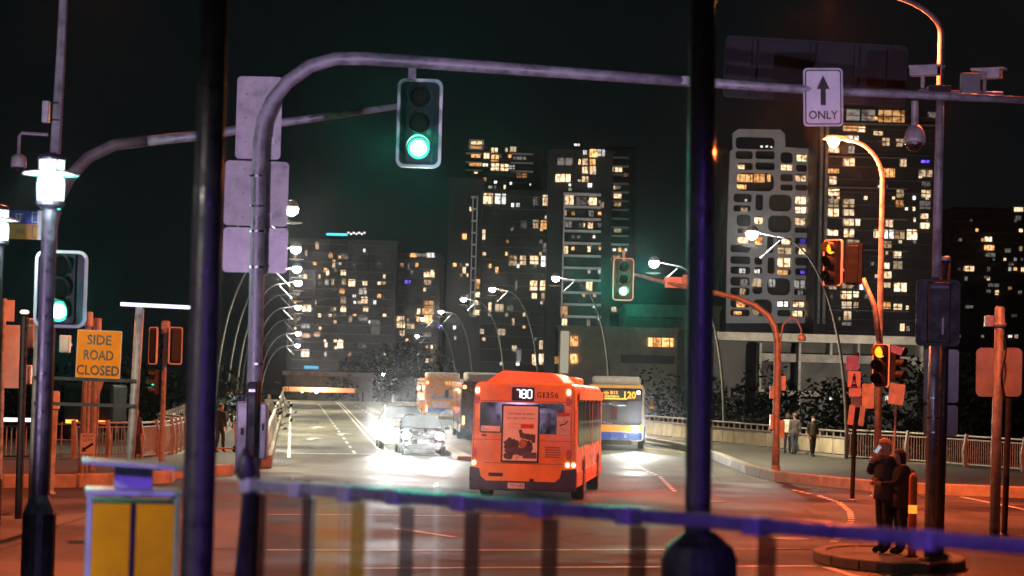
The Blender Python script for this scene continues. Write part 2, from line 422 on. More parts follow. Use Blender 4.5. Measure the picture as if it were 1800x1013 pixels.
paint('centre_line', [G(680,792), G(650,762), G(612,722), G(595,707)], 0.13)
paint('lane_line', [bl(3.2,92), bl(3.2,220)], 0.12, (3,3))
paint('lane_line', [bl(6.4,92), bl(6.4,220)], 0.12, (3,6))
paint('edge_line', [bl(0.7,86), bl(0.7,225)], 0.12)
for k, (px, py) in enumerate(((548,772),(556,752),(600,764))):
    c = G(px, py); b = MB()
    b.add([(c.x-0.12,c.y-1.6,0),(c.x+0.12,c.y-1.6,0),(c.x+0.12,c.y+0.8,0),(c.x-0.12,c.y+0.8,0),(c.x-0.5,c.y+0.8,0),(c.x+0.5,c.y+0.8,0),(c.x,c.y+2.2,0)], [(0,1,2,3),(4,5,6)])
    b.v = [(x, y, zg(y)+0.006) for x, y, z in b.v]
    structure(b.build('lane_arrow', PAINT))
paint('edge_line', [G(1300,812), G(1240,800), G(1120,786)], 0.14)
paint('edge_line', [G(1690,874), G(1760,888), G(1900,916)], 0.14)
paint('turn_line', [G(1395,862), G(1440,872), G(1475,884), G(1494,900), G(1497,915), G(1487,932), G(1462,957)], 0.14, (0.5,0.5))
paint('turn_line', [G(1075,800), G(1120,820), G(1160,838), G(1190,868)], 0.12, (0.6,0.8))
paint('crossing_line', [G(470,968), G(900,968), G(1440,966)], 0.22)
paint('crossing_line', [G(620,1000), G(1000,998), G(1432,996)], 0.22)
paint('crossing_line', [G(470,905), G(640,906), G(900,908)], 0.14)
paint('lane_line', [G(1452,998), G(1500,1013), G(1560,1030)], 0.15)
paint('lane_line', [G(700,930), G(800,945)], 0.15)
paint('lane_line', [G(1260,966), G(1440,966)], 0.3)
def patch(px, py, w, l, rz):
    c = G(px, py); b = MB(); m = Matrix.Rotation(rz, 3, 'Z')
    vs = [m@Vector((x, y, 0)) for x, y in ((-w/2,-l/2),(w/2,-l/2*1.06),(w/2*0.97,l/2),(-w/2*1.03,l/2))]
    b.add([(c.x+v.x, c.y+v.y, zg(c.y+v.y)+0.004) for v in vs], [(0,1,2,3)]); structure(b.build('road_patch', mat('patch_asphalt', (0.020,0.020,0.021), 0.7, var=0.5, scale=3, bump=0.4)))
for a_ in ((760,915,2.2,5,0.3),(1180,940,3,2.2,-0.1),(1330,905,1.2,9,0.5),(980,985,4,1.2,0.05),(560,880,1.5,7,-0.2),(620,830,2.4,3,0.1),(1110,860,1.1,12,-0.5),(540,742,1.4,9,0.09)): patch(*a_)
def manhole(label, px, py):
    c = G(px, py); t = thing('manhole_cover', label, 'manhole', (c.x, c.y, zg(c.y)))
    MB().lathe([(0.36,0.002),(0.36,0.010),(0.34,0.012)], (0,0,0), 24).build('cover', mat('cast_iron', (0.05,0.05,0.05), 0.4, 0.6, var=0.4, scale=12, bump=0.4), t)
    MB().lathe([(0.43,0.001),(0.43,0.007),(0.37,0.008)], (0,0,0), 24).build('frame', MATS['patch_asphalt'], t)
manhole('round manhole cover on the road left of the orange bus', 690, 872); manhole('round manhole cover on the road right of the orange bus', 1250, 882); manhole('round manhole cover near the turning line', 1390, 948)
# raised median between the car lane and the bus lane
b = MB()
mo = structure(MB().add([(-1.9-0.09*(Y-92)+s, Y, zg(Y)+h) for Y in range(88, 200, 4) for s, h in ((-0.3,0),(-0.26,0.14),(0.26,0.14),(0.3,0))],
     [[4*i+j, 4*i+j+1, 4*i+j+5, 4*i+j+4] for i in range(27) for j in range(3)]+[(0,1,2,3)]).build('median_kerb', CONC))
print('setting done')

# ================================================================== BUILDINGS ACROSS THE RIVER
WB = bpy.data.meshes.new('pane')
WB.from_pydata([(-.5,-.5,-.5),(.5,-.5,-.5),(.5,.5,-.5),(-.5,.5,-.5),(-.5,-.5,.5),(.5,-.5,.5),(.5,.5,.5),(-.5,.5,.5)], [], [(0,3,2,1),(4,5,6,7),(0,1,5,4),(2,3,7,6),(1,2,6,5),(0,4,7,3)])
W_WARM = window_mat('warm_room', (0.85,0.50,0.24), (1.0,0.80,0.52), 0.42)
W_ORANGE = window_mat('orange_room', (0.75,0.30,0.08), (1.0,0.56,0.22), 0.40, 3)
W_DIM = window_mat('dim_room', (0.34,0.30,0.27), (0.55,0.48,0.42), 0.09, 2)
W_WHITE = window_mat('white_room', (0.75,0.72,0.66), (1.0,0.96,0.88), 0.42, 1)
W_PURPLE = window_mat('violet_room', (0.10,0.06,0.9), (0.22,0.12,1.0), 0.35, 1)
WMESH = {}
for k_, m_ in (('w',W_WARM),('o',W_ORANGE),('d',W_DIM),('l',W_WHITE),('p',W_PURPLE)):
    me = WB.copy(); me.materials.append(m_); WMESH[k_] = me
BODY = mat('tower_cladding', (0.012,0.012,0.014), 0.6, var=0.3, scale=0.15)
BODY2 = mat('tower_cladding_grey', (0.035,0.034,0.038), 0.7, var=0.3, scale=0.15)
SLABM = mat('balcony_slab', (0.74,0.73,0.73), 0.7, var=0.2, scale=0.3)
BALG = mat('balcony_glass', (0.03,0.04,0.045), 0.15, var=0.3, scale=0.4)
def bbox_building(name, label, boxes, D, depth=26, m=BODY, group='towers across the river'):
    base = P((boxes[0][0]+boxes[0][2])/2, 690, D); base.z = -8.6
    t = thing(name, label, 'building', base)
    for i, (x0, y0, x1, y1) in enumerate(boxes):
        a, c = P(x0, y0, D), P(x1, y1, D)
        b = MB().box(((a.x+c.x)/2-base.x, depth/2+ (0.4 if i else 0), (a.z+8.6)/2), (c.x-a.x, depth, a.z+8.6))
        b.build('wall', m, t)
        MB().box(((a.x+c.x)/2-base.x, depth/2+(0.4 if i else 0), a.z+8.6+0.4), (c.x-a.x+0.6, depth+0.6, 0.8)).build('parapet', m, t)
    t['_b'] = list(base); return t, base, D
def panes(B, lst, kind='w', ox=0, oy=0, s=1.0, off=0.25):
    t, base, D = B
    for w in lst:
        cx, cy_, ww, hh = w[:4]; kd = w[4] if len(w) > 4 else kind
        if kd == 'w' and random.random() < 0.22: kd = 'l' if random.random() < 0.4 else 'o'
        p = P(ox+cx/s, oy+cy_/s, D)
        o = bpy.data.objects.new('window', WMESH[kd]); COL.objects.link(o); o.parent = t
        o.location = (p.x-base.x, -off, p.z-base.z); o.scale = (ww/s*M(D), 0.5, hh/s*M(D))
def slabs(B, lst, ox=0, oy=0, s=1.0, m=SLABM, dep=1.6, name='balcony_slab', off=0.0):
    t, base, D = B
    for x0, x1, y, th in lst:
        a, c = P(ox+x0/s, oy+y/s, D), P(ox+x1/s, oy+y/s, D)
        MB().box(((a.x+c.x)/2-base.x, -dep/2-0.05-off, (a.z+c.z)/2-base.z), (c.x-a.x, dep, th/s*M(D))).build(name, m, t)
def fins(B, lst, ox=0, oy=0, s=1.0, m=SLABM, dep=1.2, name='pier'):
    t, base, D = B
    for x, y0, y1, w in lst:
        a, c = P(ox+x/s, oy+y0/s, D), P(ox+x/s, oy+y1/s, D)
        MB().box(((a.x+c.x)/2-base.x, -dep/2-0.02, (a.z+c.z)/2-base.z), (w/s*M(D), dep, a.z-c.z)).build(name, m, t)

# main dark tower with its lower front block and white balconies
o_ = (800, 240, 3.166)
B4 = bbox_building('apartment_tower', 'dark apartment tower with scattered warm windows left of the white balconies', [(818,262,942,690)], 640)
panes(B4, [(117,38,66,18),(117,62,60,14),(115,108,50,20),(175,108,35,30),(222,122,40,35),(117,157,55,22),(168,160,28,16),(220,170,48,38),(273,173,46,36),(316,172,30,20),(218,78,38,26),(286,78,14,26),(322,72,36,28),(115,205,18,12),(115,258,65,20),(370,218,56,22),(340,122,40,16,'d'),(375,122,40,16,'d')], ox=o_[0], oy=o_[1], s=o_[2])
slabs(B4, [(310,435,100,8),(310,435,150,8),(310,435,197,8),(60,150,97,6),(60,150,145,6),(60,150,190,6),(60,150,240,6),(60,150,288,6)], 800, 240, 3.166)
slabs(B4, [(80,158,25,6),(80,158,50,4),(80,158,73,5)], 800, 240, 3.166, name='penthouse_slab')
fins(B4, [(80,25,75,5),(157,25,75,5)], 800, 240, 3.166, name='penthouse_post')
B4b = bbox_building('apartment_block', 'broad black apartment block with pairs of warm windows below the roof lights', [(842,338,990,690)], 620)
panes(B4b, [(182,346,55,58),(252,348,60,56),(448,358,36,50,'d'),(506,356,42,58),(570,356,46,40,'d'),(448,488,34,46),(494,492,34,48),(506,620,42,50,'d'),(562,628,38,40,'d'),(320,692,48,56),(376,690,36,50),(438,688,50,46),(502,696,46,58),(232,745,18,36),(435,830,42,54),(488,830,36,54),(440,890,28,34),(498,895,44,50),(245,955,50,42),(305,960,36,34,'d'),(193,950,16,50),(158,547,20,55),(380,490,36,44,'d'),(340,830,14,50,'d')], ox=800, oy=240, s=3.166)
panes(B4b, [(838,548,40,34),(735,545,24,26),(1045,615,20,46),(1050,690,34,54),(1008,690,20,50),(930,650,30,30,'d'),(905,632,26,28),(930,682,24,40,'d'),(900,495,14,36)], ox=600, oy=400, s=2.98)
panes(B4b, [(225,255,14,14,'l'),(310,262,12,14,'l'),(418,268,8,10,'l'),(528,268,9,10,'l')], ox=800, oy=240, s=3.166)
B4c = bbox_building('slender_tower', 'narrow grey tower with an open ladder frame beside the dark block', [(790,318,840,690)], 612, m=BODY2)
fins(B4c, [(92,335,1000,6),(116,335,1000,6)], 800, 240, 3.166, dep=2.0, name='frame_post')
slabs(B4c, [(90,118,340+66*i,8) for i in range(11)], 800, 240, 3.166, dep=2.0, name='frame_rung')
panes(B4c, [(52,557,24,30),(50,745,20,34),(155-30,808,26,26),(122,830,26,36),(122,880,30,28),(115,928,30,20),(117,980,34,28),(85,405,10,22)], ox=800, oy=240, s=3.166)
B5 = bbox_building('balcony_tower', 'tower with rows of white balcony slabs above the orange bus', [(990,340,1062,690),(966,268,1068,690)], 600)
slabs(B5, [(603,810,y,12) for y in (325,396,463,530,598,668,735,803,872,938,1005)], 800, 240, 3.166, dep=2.4)
fins(B5, [(600,320,1010,7)], 800, 240, 3.166, dep=2.4)
panes(B5, [(632,355,55,50),(765,362,45,40),(700,360,60,44,'d'),(816,382,24,34),(612,632,32,40),(744,628,16,28),(752,497,28,30),(612,425,16,30),(745,835,36,48),(606,970,38,48),(702,835,14,24,'d'),(630,490,40,34,'d'),(700,495,30,30,'d'),(756,430,30,34,'d')], ox=800, oy=240, s=3.166)
panes(B5, [(608,140,90,40,'d'),(570,232,26,42),(612,232,60,42),(692,142,14,28),(722,142,32,34),(722,188,32,36),(765,188,36,46),(765,142,30,30),(722,90,20,24),(770,94,42,44),(812,92,42,36),(722,238,38,30),(690,246,16,12),(750,272,22,22,'l'),(638,270,12,12,'l'),(678,47,30,10,'l'),(1170-600+70,0+295,16,16,'l')], ox=800, oy=240, s=3.166)
panes(B5, [(1168,435,30,40),(1168,498,30,40),(1294,505,20,40,'d'),(1298,308,30,46),(1170,118,26,40)], ox=600, oy=400, s=2.98)
B5b = bbox_building('side_tower', 'tower with thin white balcony edges behind the small green signal', [(1062,262,1108,690)], 650)
slabs(B5b, [(835,965,y,9) for y in (120,168,215,265,312,362,410,460,508,555,602)], 800, 240, 3.166)
panes(B5b, [(858,182,44,26),(908,186,42,22),(903,333,44,22),(902,378,40,22),(845,522,28,18,'d'),(902,524,42,20),(896,672,40,18),(850,684,36,10),(850,326,34,16,'d'),(905,284,30,16,'d'),(882,962,28,26)], ox=800, oy=240, s=3.166)

# white lattice tower: one plate with rounded openings
B6 = bbox_building('lattice_tower', 'grey lattice-fronted tower with rounded window openings', [(1282,268,1418,690)], 600)
def lattice(B):
    t, base, D = B; ox, oy, s = 1260, 220, 2.738
    def W2(x, y):
        p = P(ox+x/s, oy+y/s, D); return (p.x-base.x, p.z-base.z)
    outer = [(72,45),(100,25),(300,28),(322,50),(324,112),(440,120),(436,955),(40,955),(45,560),(52,330),(60,130),(72,125)]
    holes = [(85,65,275,120),(85,130,170,168),(180,130,275,168),(95,185,170,220),(180,185,275,220),(90,235,272,320),(300,135,362,190),(375,140,432,180),(300,195,362,222),(375,195,432,228),(300,240,362,275),(372,240,432,275),(300,290,362,320),(372,290,432,320),(75,335,165,375),(180,338,220,415),(245,340,357,418),(370,345,430,385),(370,395,430,430),(75,390,160,420),(90,435,160,490),(175,440,222,480),(240,440,355,520),(368,445,430,485),(368,496,430,522),(95,500,160,524),(95,535,160,572),(175,540,220,580),(235,540,270,618),(285,545,360,580),(285,588,360,625),(370,545,430,575),(370,590,430,625),(60,580,160,615),(60,635,158,670),(175,638,216,675),(175,685,216,718),(238,640,275,718),(285,640,355,690),(285,698,355,722),(370,640,430,678),(370,692,430,725),(60,685,158,718),(60,735,155,775),(60,785,155,820),(165,740,216,815),(236,740,350,820),(365,745,425,785),(365,792,425,820),(60,840,155,880),(165,842,262,920),(285,845,350,882),(358,845,425,882),(60,890,155,920),(285,892,350,922),(358,892,420,922)]
    cu = bpy.data.curves.new('facade', 'CURVE'); cu.dimensions = '2D'; cu.fill_mode = 'BOTH'; cu.extrude = 0.7
    def spl(pts):
        sp = cu.splines.new('POLY'); sp.points.add(len(pts)-1); sp.use_cyclic_u = True
        for q, (x, y) in zip(sp.points, pts): q.co = (x, y, 0, 1)
    spl([W2(x, y) for x, y in outer])
    for x0, y0, x1, y1 in holes:
        a, c = W2(x0, y1), W2(x1, y0); r = min(c[0]-a[0], c[1]-a[1])*0.32
        spl(rr(a[0], a[1], c[0], c[1], r, 3))
    tmp = bpy.data.objects.new('tmp', cu); me = bpy.data.meshes.new_from_object(tmp); bpy.data.objects.remove(tmp)
    me.materials.clear(); me.materials.append(mat('lattice_concrete', (0.60,0.59,0.60), 0.7, var=0.15, scale=0.3))
    o = bpy.data.objects.new('facade_lattice', me); COL.objects.link(o); o.parent = t; o.rotation_euler = (PI/2,0,0); o.location = (0,-2.0,0)
lattice(B6)
panes(B6, [(405,160,50,30),(332,206,56,26),(400,260,56,30),(115,202,34,20),(134,256,74,36,'o'),(204,256,50,40,'o'),(250,256,16,34),(118,298,45,20,'o'),(400,364,54,34),(400,410,54,28),(398,466,52,34),(130,408,34,18),(198,462,44,34),(140,512,32,22),(122,555,56,30),(195,558,42,36),(192,610,28,18),(330,562,44,24),(322,606,70,30),(408,608,32,28),(318,662,66,42),(314,710,50,22),(122,702,28,22),(192,704,26,18),(190,758,46,40),(265,760,30,38),(395,766,54,36),(130,758,36,32,'d'),(122,802,28,28),(115,860,40,34),(185,900,34,30),(316,862,50,24),(390,864,56,24),(385,908,50,26),(100,905,36,16),(400,806,26,20,'d'),(412,560,22,20,'p'),(412,708,18,14,'p'),(240,104,10,8,'l'),(215,104,10,8,'l'),(262,106,8,8,'l'),(140,362,10,8,'l')], ox=1260, oy=220, s=2.738)
# right dark tower with many warm windows
B7 = bbox_building('dark_tower', 'tall dark tower with many warm windows behind the orange street lamp', [(1438,196,1645,690)], 580)
panes(B7, [(195,55,130,46,'d'),(250,68,40,16,'o'),(330,60,110,50,'o'),(160,112,70,22,'o'),(200,115,36,22),(272,132,42,16),(84,155,46,30),(165,158,50,30),(305,168,32,32),(362,172,30,32),(84,205,48,26),(160,202,24,30),(150,255,46,32),(380,258,26,30),(84,292,46,18),(320,300,48,36),(475,302,54,28),(80,332,32,34),(84,382,50,26),(475,345,40,24,'d'),(475,388,42,30),(365,388,32,32),(365,430,32,28),(82,428,48,34),(148,428,48,34),(470,436,50,34,'d'),(82,468,48,32),(148,468,46,26),(470,484,30,22),(472,524,38,24),(148,508,44,32),(186,508,20,30),(310,512,12,30),(328,515,14,30),(80,552,46,26),(148,555,46,34),(270,558,36,34),(314,560,48,36),(362,562,46,36),(415,562,46,42),(166,596,52,24),(312,604,34,28),(355,645,32,30),(355,692,40,34),(310,695,20,28),(312,733,34,28),(266,738,16,14),(80,780,32,26),(140,778,46,22),(210,780,30,30),(310,776,30,20),(365,785,56,36),(138,818,44,32),(178,815,24,24),(138,860,44,28),(178,860,20,24),(305,862,40,28),(355,868,38,24),(142,905,32,36),(376,955,16,30),(138,940,42,14,'d'),(400,960,14,20,'d'),(120,30,10,8,'l'),(500,55,40,24,'d'),(474,252,34,10,'p')], ox=1430, oy=180, s=2.4136)
slabs(B7, [(70,510,95,6),(60,395,235,5),(60,395,365,5),(60,395,495,5),(200,400,630,5),(60,400,885,5)], 1430, 180, 2.4136, m=mat('dull_slab', (0.22,0.2,0.19), 0.8), dep=1.4, name='floor_slab')
fins(B7, [(26,100,940,10),(48,100,940,12)], 1430, 180, 2.4136, m=CONC, dep=1.6)
B8 = bbox_building('distant_tower', 'faint far tower with few lit rooms at the edge of the frame', [(1675,368,1850,690)], 760)
panes(B8, [(1600,240,36,24),(1605,285,50,26),(1610,320,50,24,'d'),(1745,85,24,22),(1768,85,26,20),(1500,395,50,26),(1590,440,30,14,'d'),(1625,480,60,20,'d'),(1600,515,24,20,'d'),(1645,520,18,24),(1500,595,40,14,'d'),(1735,640,26,14,'d'),(1780,400,20,20),(1700,300,30,20,'d'),(1770,290,14,24),(1755,130,30,24,'d'),(1720,370,24,14,'d'),(1765,520,20,20,'d')], ox=1200, oy=340, s=2.98)
B1 = bbox_building('low_apartments', 'wide dark apartments with a lit roof terrace behind the bridge lamps', [(510,425,690,700)], 560)
panes(B1, [(175,483,48,34),(170,575,44,26),(170,624,44,26),(168,718,44,40),(230,620,30,22,'o'),(375,210,36,34,'d'),(302,205,22,30),(318,250,16,40),(230,155,18,34),(174,195,12,26),(286,297,16,28),(282,345,16,30),(312,345,14,32),(368,297,30,26),(370,345,20,30),(412,350,36,36),(362,392,26,26,'o'),(368,440,30,34),(368,487,30,30),(480,350,28,26),(470,395,40,28),(478,440,36,34),(485,488,28,24),(470,535,50,28,'d'),(580,430,18,34,'d'),(405,538,16,36),(278,673,14,28),(352,672,32,40),(465,678,40,26,'d'),(310,487,20,28,'d'),(535,600,50,40,'d'),(535,560,50,30,'d')], ox=480, oy=380, s=2.98)
panes(B1, [(395+14*i, 88+6*(i % 2), 9, 9, 'l') for i in range(7)], ox=480, oy=380, s=2.98)
fins(B1, [(215,290,560,16),(290,120,200,10),(400,130,190,14),(300,560,660,8),(490,180,285,8),(512,180,285,10)], 480, 380, 2.98, m=BODY2)
slabs(B1, [(280,390,97,12)], 480, 380, 2.98, m=emit('teal_roof_sign', (0.05,0.75,0.95), 0.35, False), name='roof_light', dep=0.5)
B2 = bbox_building('mid_apartments', 'mid height apartments with lit balconies left of the narrow grey tower', [(682,450,768,700)], 570)
panes(B2, [(735,205,32,20),(825,205,40,24,'l'),(625,262,24,38),(710,265,10,36,'d'),(816,308,60,24),(808,348,40,26),(794,385,14,18),(815,462,50,36,'o'),(812,500,60,30,'o'),(812,540,40,44,'o'),(762,500,18,30),(668,532,36,20),(668,570,44,30),(720,575,40,30),(676,612,26,28),(620,682,36,20,'d'),(625,562,30,26,'d'),(810,620,40,24,'d'),(760,540,16,26),(780,205,60,14,'d')], ox=480, oy=380, s=2.98)
slabs(B2, [(600,685,y,4) for y in (258,292,330,368,405,445,485,523,560,600,640)], 480, 380, 2.98, m=BODY2, dep=1.2)
fins(B2, [(603,240,700,5),(683,240,640,5)], 480, 380, 2.98, m=BODY2)
panes(B2, [(706,345,30,16,'p'),(875,577,26,12,'p')], ox=480, oy=380, s=2.98)

def extra(B, x0, y0, x1, y1, nx, ny, p, seed, w=(3.5,6), h=(4,7)):
    rnd = random.Random(seed); lst = []
    for j in range(ny):
        for i in range(nx):
            if rnd.random() < p:
                lst.append((x0+(i+0.5)*(x1-x0)/nx+rnd.uniform(-1,1), y0+(j+0.5)*(y1-y0)/ny, rnd.uniform(*w), rnd.uniform(*h), rnd.choice('wwwddol')))
    panes(B, lst, off=0.22)
extra(B1, 515, 435, 680, 640, 19, 18, 0.16, 1); extra(B2, 686, 460, 764, 640, 9, 15, 0.22, 2); extra(B4, 822, 268, 900, 336, 9, 5, 0.2, 3); extra(B4b, 846, 350, 986, 650, 14, 14, 0.13, 4)
extra(B4c, 794, 420, 826, 640, 3, 12, 0.25, 5); extra(B5, 994, 345, 1058, 570, 7, 11, 0.2, 6); extra(B8, 1682, 380, 1800, 600, 12, 13, 0.16, 8); extra(B7, 1456, 300, 1636, 570, 15, 14, 0.10, 9); extra(B5b, 1066, 275, 1104, 560, 4, 13, 0.2, 10)
FL = mat('floor_band', (0.085,0.08,0.08), 0.8, var=0.3, scale=0.3)
for B_, xa, xb, ya, yb, nf in ((B1,512,688,430,650,14),(B4b,844,988,346,660,14),(B7,1456,1640,205,585,17),(B2,684,766,456,650,12),(B4,820,940,268,334,5),(B8,1677,1840,374,640,15)):
    slabs(B_, [(xa,xb,ya+(yb-ya)*i/nf,1.6) for i in range(nf+1)], m=FL, dep=0.9, name='floor_band', off=-0.35)
# cultural centre: concrete block with orange niches
BC = bbox_building('concrete_hall', 'low grey concrete hall with a lit recess right of the orange bus roof', [(982,580,1188,700)], 420, depth=30, m=mat('hall_concrete', (0.32,0.29,0.27), 0.8, var=0.3, scale=0.25))
s_ = 3.913
panes(BC, [(818,234,50,70,'o'),(816,355,50,64,'o'),(700,365,30,50,'o')], ox=800, oy=540, s=s_)
panes(BC, [(1414,244,170,62,'o')], ox=800, oy=540, s=s_, off=0.1)
slabs(BC, [(1322,1506,278,8),(1322,1506,208,5)], 800, 540, s_, m=CONC, name='recess_edge', dep=1.0)
slabs(BC, [(1140,1510,360,56)], 800, 540, s_, m=BLACKP, name='recess', dep=0.3)  # flat black slab paints the dark of a recess onto the wall
fins(BC, [(752,165,455,58)], 800, 540, s_, m=emit('wall_light_glow', (0.95,0.85,0.62), 0.10, False), dep=0.3, name='glow_panel')  # floodlit look of the panel put in as a glowing colour
BC2 = bbox_building('stepped_hall', 'plain concrete block standing behind the grey hall', [(1100,542,1262,700)], 450, depth=30, m=MATS['hall_concrete'])
slabs(BC2, [(1105,1258,560,4),(1105,1258,582,3)], 0, 0, 1, m=CONC_D, name='ledge', dep=0.8)
# long riverside terrace building on the right
BR = bbox_building('riverside_terrace', 'long low riverside building with a pale roof edge behind the right pavement', [(1255,606,1612,720)], 210, depth=16, m=BODY)
slabs(BR, [(1250,1612,597,14)], m=CONC, dep=4, name='roof_edge')
slabs(BR, [(1330,1605,632,14),(1330,1490,692,10)], m=CONC_D, dep=2, name='floor_edge')
fins(BR, [(1330,604,720,4),(1398,604,720,4),(1453,604,625,4),(1500,604,720,4),(1610,604,660,5)], m=CONC_D, dep=3, name='column')
panes(BR, [(1448,698,8,10,'l'),(1460,698,6,12,'l'),(1472,698,14,6,'d'),(1560,700,8,8,'w'),(1290,690,4,18,'d'),(1510,690,8,8,'d')])
# pavilion beyond the crest
BP = thing('bridge_pavilion', 'low pavilion with an orange lit flat roof beyond the bridge crest', 'pavilion', P(560,690,300))
pb = BP.location; pl, pr_ = P(498,684,300)-pb, P(626,684,300)-pb
MB().box(((pl.x+pr_.x)/2, 2, pl.z), (pr_.x-pl.x, 7, 0.6)).build('roof', mat('pavilion_roof', (0.75,0.52,0.38), 0.6), BP, bevel=0.08)
for px in (500, 540, 592, 612, 623):
    q = P(px,700,300)-pb
    MB().box((q.x, 2, (q.z+pl.z)/2-1), (0.16,0.16, pl.z-q.z+2)).build('post', CONC_D, BP)
for px in (530, 545, 555, 570, 586):
    q = P(px,690+random.random()*4,300)-pb
    MB().lathe([(0.05,-0.08),(0.16,0),(0.05,0.08)], (q.x, 1.0, q.z+0.2), 10).build('bulb', E_LED, BP)
lamp('POINT', 'pavilion_light', BP, ((pl.x+pr_.x)/2, -3.2, pl.z+1.0), (1.0,0.5,0.25), 500)
BQ = bbox_building('bank_building', 'long low curved-roof building behind the bridge crest pavilion', [(505,662,652,700)], 330, depth=14, m=CONC_D)
slabs(BQ, [(500,655,658,7)], m=CONC, dep=3, name='roof_edge')
slabs(BQ, [(535,560,646,5)], m=emit('cyan_sign', (0.1,0.55,0.95), 0.22, False), dep=0.3, name='sign_light')

# ================================================================== TREES
LEAF = mat('dark_leaves', (0.018,0.022,0.014), 0.95, var=0.6, scale=3, spec=0.05)
BARK = mat('bark', (0.05,0.04,0.033), 0.9, var=0.4, scale=4, bump=0.4)
def crown_mesh(seed, n=1700):
    rnd = random.Random(seed); b = MB(); cl = []
    for i in range(17):
        a, h = rnd.uniform(0,2*PI), rnd.uniform(-0.55,0.75); rad = math.sqrt(max(0.05,1-h*h))*rnd.uniform(0.25,0.75)
        cl.append((Vector((math.cos(a)*rad, math.sin(a)*rad, h*0.75)), rnd.uniform(0.16,0.36)))
    for i in range(n):
        c, r = rnd.choice(cl)
        d = Vector((rnd.gauss(0,1), rnd.gauss(0,1), rnd.gauss(0,1))).normalized()*r*rnd.uniform(0.55,1.05)
        p = c+d; s = rnd.uniform(0.022,0.05)
        u = Vector((rnd.uniform(-1,1), rnd.uniform(-1,1), rnd.uniform(-1,1))).normalized(); w = u.orthogonal().normalized()*0.5
        b.add([p-u*s, p+w*s, p+u*s, p-w*s], [(0,1,2,3)])
    me = bpy.data.meshes.new('crown'); me.from_pydata(b.v, [], b.f); me.materials.append(LEAF); return me
CROWNS = [crown_mesh(i) for i in range(4)]
def tree(label, x, y, z0, top, rad, seed):
    t = thing('broadleaf_tree', label, 'tree', (x,y,z0), random.uniform(0,6), 'dark trees by the river')
    H = top-z0; cz = H-rad*0.85
    tb = MB().tube([(0,0,-0.3),(0.1,0.05,cz*0.5),(0,0,cz)], [0.28,0.2,0.1], 8)
    for a in range(5):
        q = a*1.3; tb.tube([(0,0,cz*0.55+a*0.2),(math.cos(q)*rad*0.35, math.sin(q)*rad*0.35, cz*0.8),(math.cos(q)*rad*0.6, math.sin(q)*rad*0.6, cz+rad*0.2)], [0.1,0.07,0.03], 6)
    tb.build('trunk', BARK, t)
    o = bpy.data.objects.new('crown', CROWNS[seed % 4]); COL.objects.link(o); o.parent = t; o.location = (0,0,cz); o.scale = (rad,rad,rad*1.05); o.rotation_euler = (0,0,seed*1.7)
for i, (px, ytop, d, rad, lb) in enumerate([
    (1290,640,140,5.2,'dark tree behind the right parapet nearest the thin glossy pole'),(1345,655,150,4.6,'dark round tree behind the two walking friends'),
    (1415,650,138,5.0,'dark tree behind the masked walker'),(1478,662,132,4.4,'dark tree behind the pink pedestrian sign'),
    (1560,650,128,5.4,'dark tree rising behind the embracing couple'),(1640,600,124,5.6,'dark tree behind the tall camera pole'),
    (1710,622,126,5.2,'dark tree behind the tan sign backs'),(1790,605,122,5.8,'dark tree at the right edge of the picture'),
    (1205,650,150,4.6,'dark tree beside the oncoming blue and yellow bus')]):
    p = P(px, ytop, d); tree(lb, p.x, d, -8.6, p.z, rad, i)
for i, (px, ytop, d, rad, lb) in enumerate([
    (640,618,330,6.5,'dim grey tree beyond the bridge crest on its left side'),(690,590,345,8,'tall dim tree beyond the crest in the middle'),(742,606,335,6.8,'dim tree right behind the gold bus')]):
    p = P(px, ytop, d); tree(lb, p.x, d, -8.6, p.z, rad, i+1)
for i, (px, ytop, d, rad, lb) in enumerate([
    (20,625,104,4.6,'dark tree above the white lit handrail at the left edge'),(120,600,112,5.0,'dark tree behind the road closed sign'),(215,640,106,4.2,'dark tree behind the orange lit fence'),
    (300,610,118,5.0,'dark tree behind the twin signal post'),(395,640,125,4.4,'dark tree beyond the left footpath')]):
    p = P(px, ytop, d); tree(lb, p.x, d, -8.6, p.z, rad, i+2)

# ================================================================== PARAPETS, BARRIERS AND FENCES
PANELM = mat('cream_panel', (0.60,0.52,0.38), 0.7, var=0.3, scale=0.8, bump=0.15)
RAILM = mat('pale_rail', (0.45,0.42,0.38), 0.45, 0.3, var=0.2)
def polyline(fn, y0, y1, step):
    pts = []; Y = y0
    while Y <= y1+1e-6:
        pts.append(Vector((fn(Y), Y, zg(Y)+0.15))); Y += step
    return pts
bar = thing('bridge_barrier', 'cream panelled bridge barrier with a pierced top rail along the right footpath', 'barrier', (13.6,97,zg(97)+0.15))
bo = bar.location.copy()
bp_ = polyline(Rbar, 97, 164, 1.5)
for i, (a, c) in enumerate(zip(bp_[:-1], bp_[1:])):
    a2, c2 = a-bo, c-bo; d = (c2-a2).normalized()
    MB().beam(a2+d*0.06+Vector((0,0,0.44)), c2-d*0.06+Vector((0,0,0.44)), 0.07, 0.62).build('panel', PANELM, bar, bevel=0.01)
    MB().beam(a2+Vector((0,0,0.05)), c2+Vector((0,0,0.05)), 0.12, 0.1).build('base_rail', RAILM, bar)
    MB().beam(a2+Vector((0,0,0.8)), c2+Vector((0,0,0.8)), 0.12, 0.06).build('middle_rail', RAILM, bar)
    MB().beam(a2+Vector((0,0,1.06)), c2+Vector((0,0,1.06)), 0.16, 0.06).build('top_rail', RAILM, bar, bevel=0.015)
    MB().beam(a2, a2+Vector((0,0,1.03)), 0.07, 0.07).build('post', RAILM, bar)
    mid = a2.lerp(c2, 0.5); MB().beam(mid+Vector((0,0,0.82)), mid+Vector((0,0,1.04)), 0.05, 0.05).build('post', RAILM, bar)
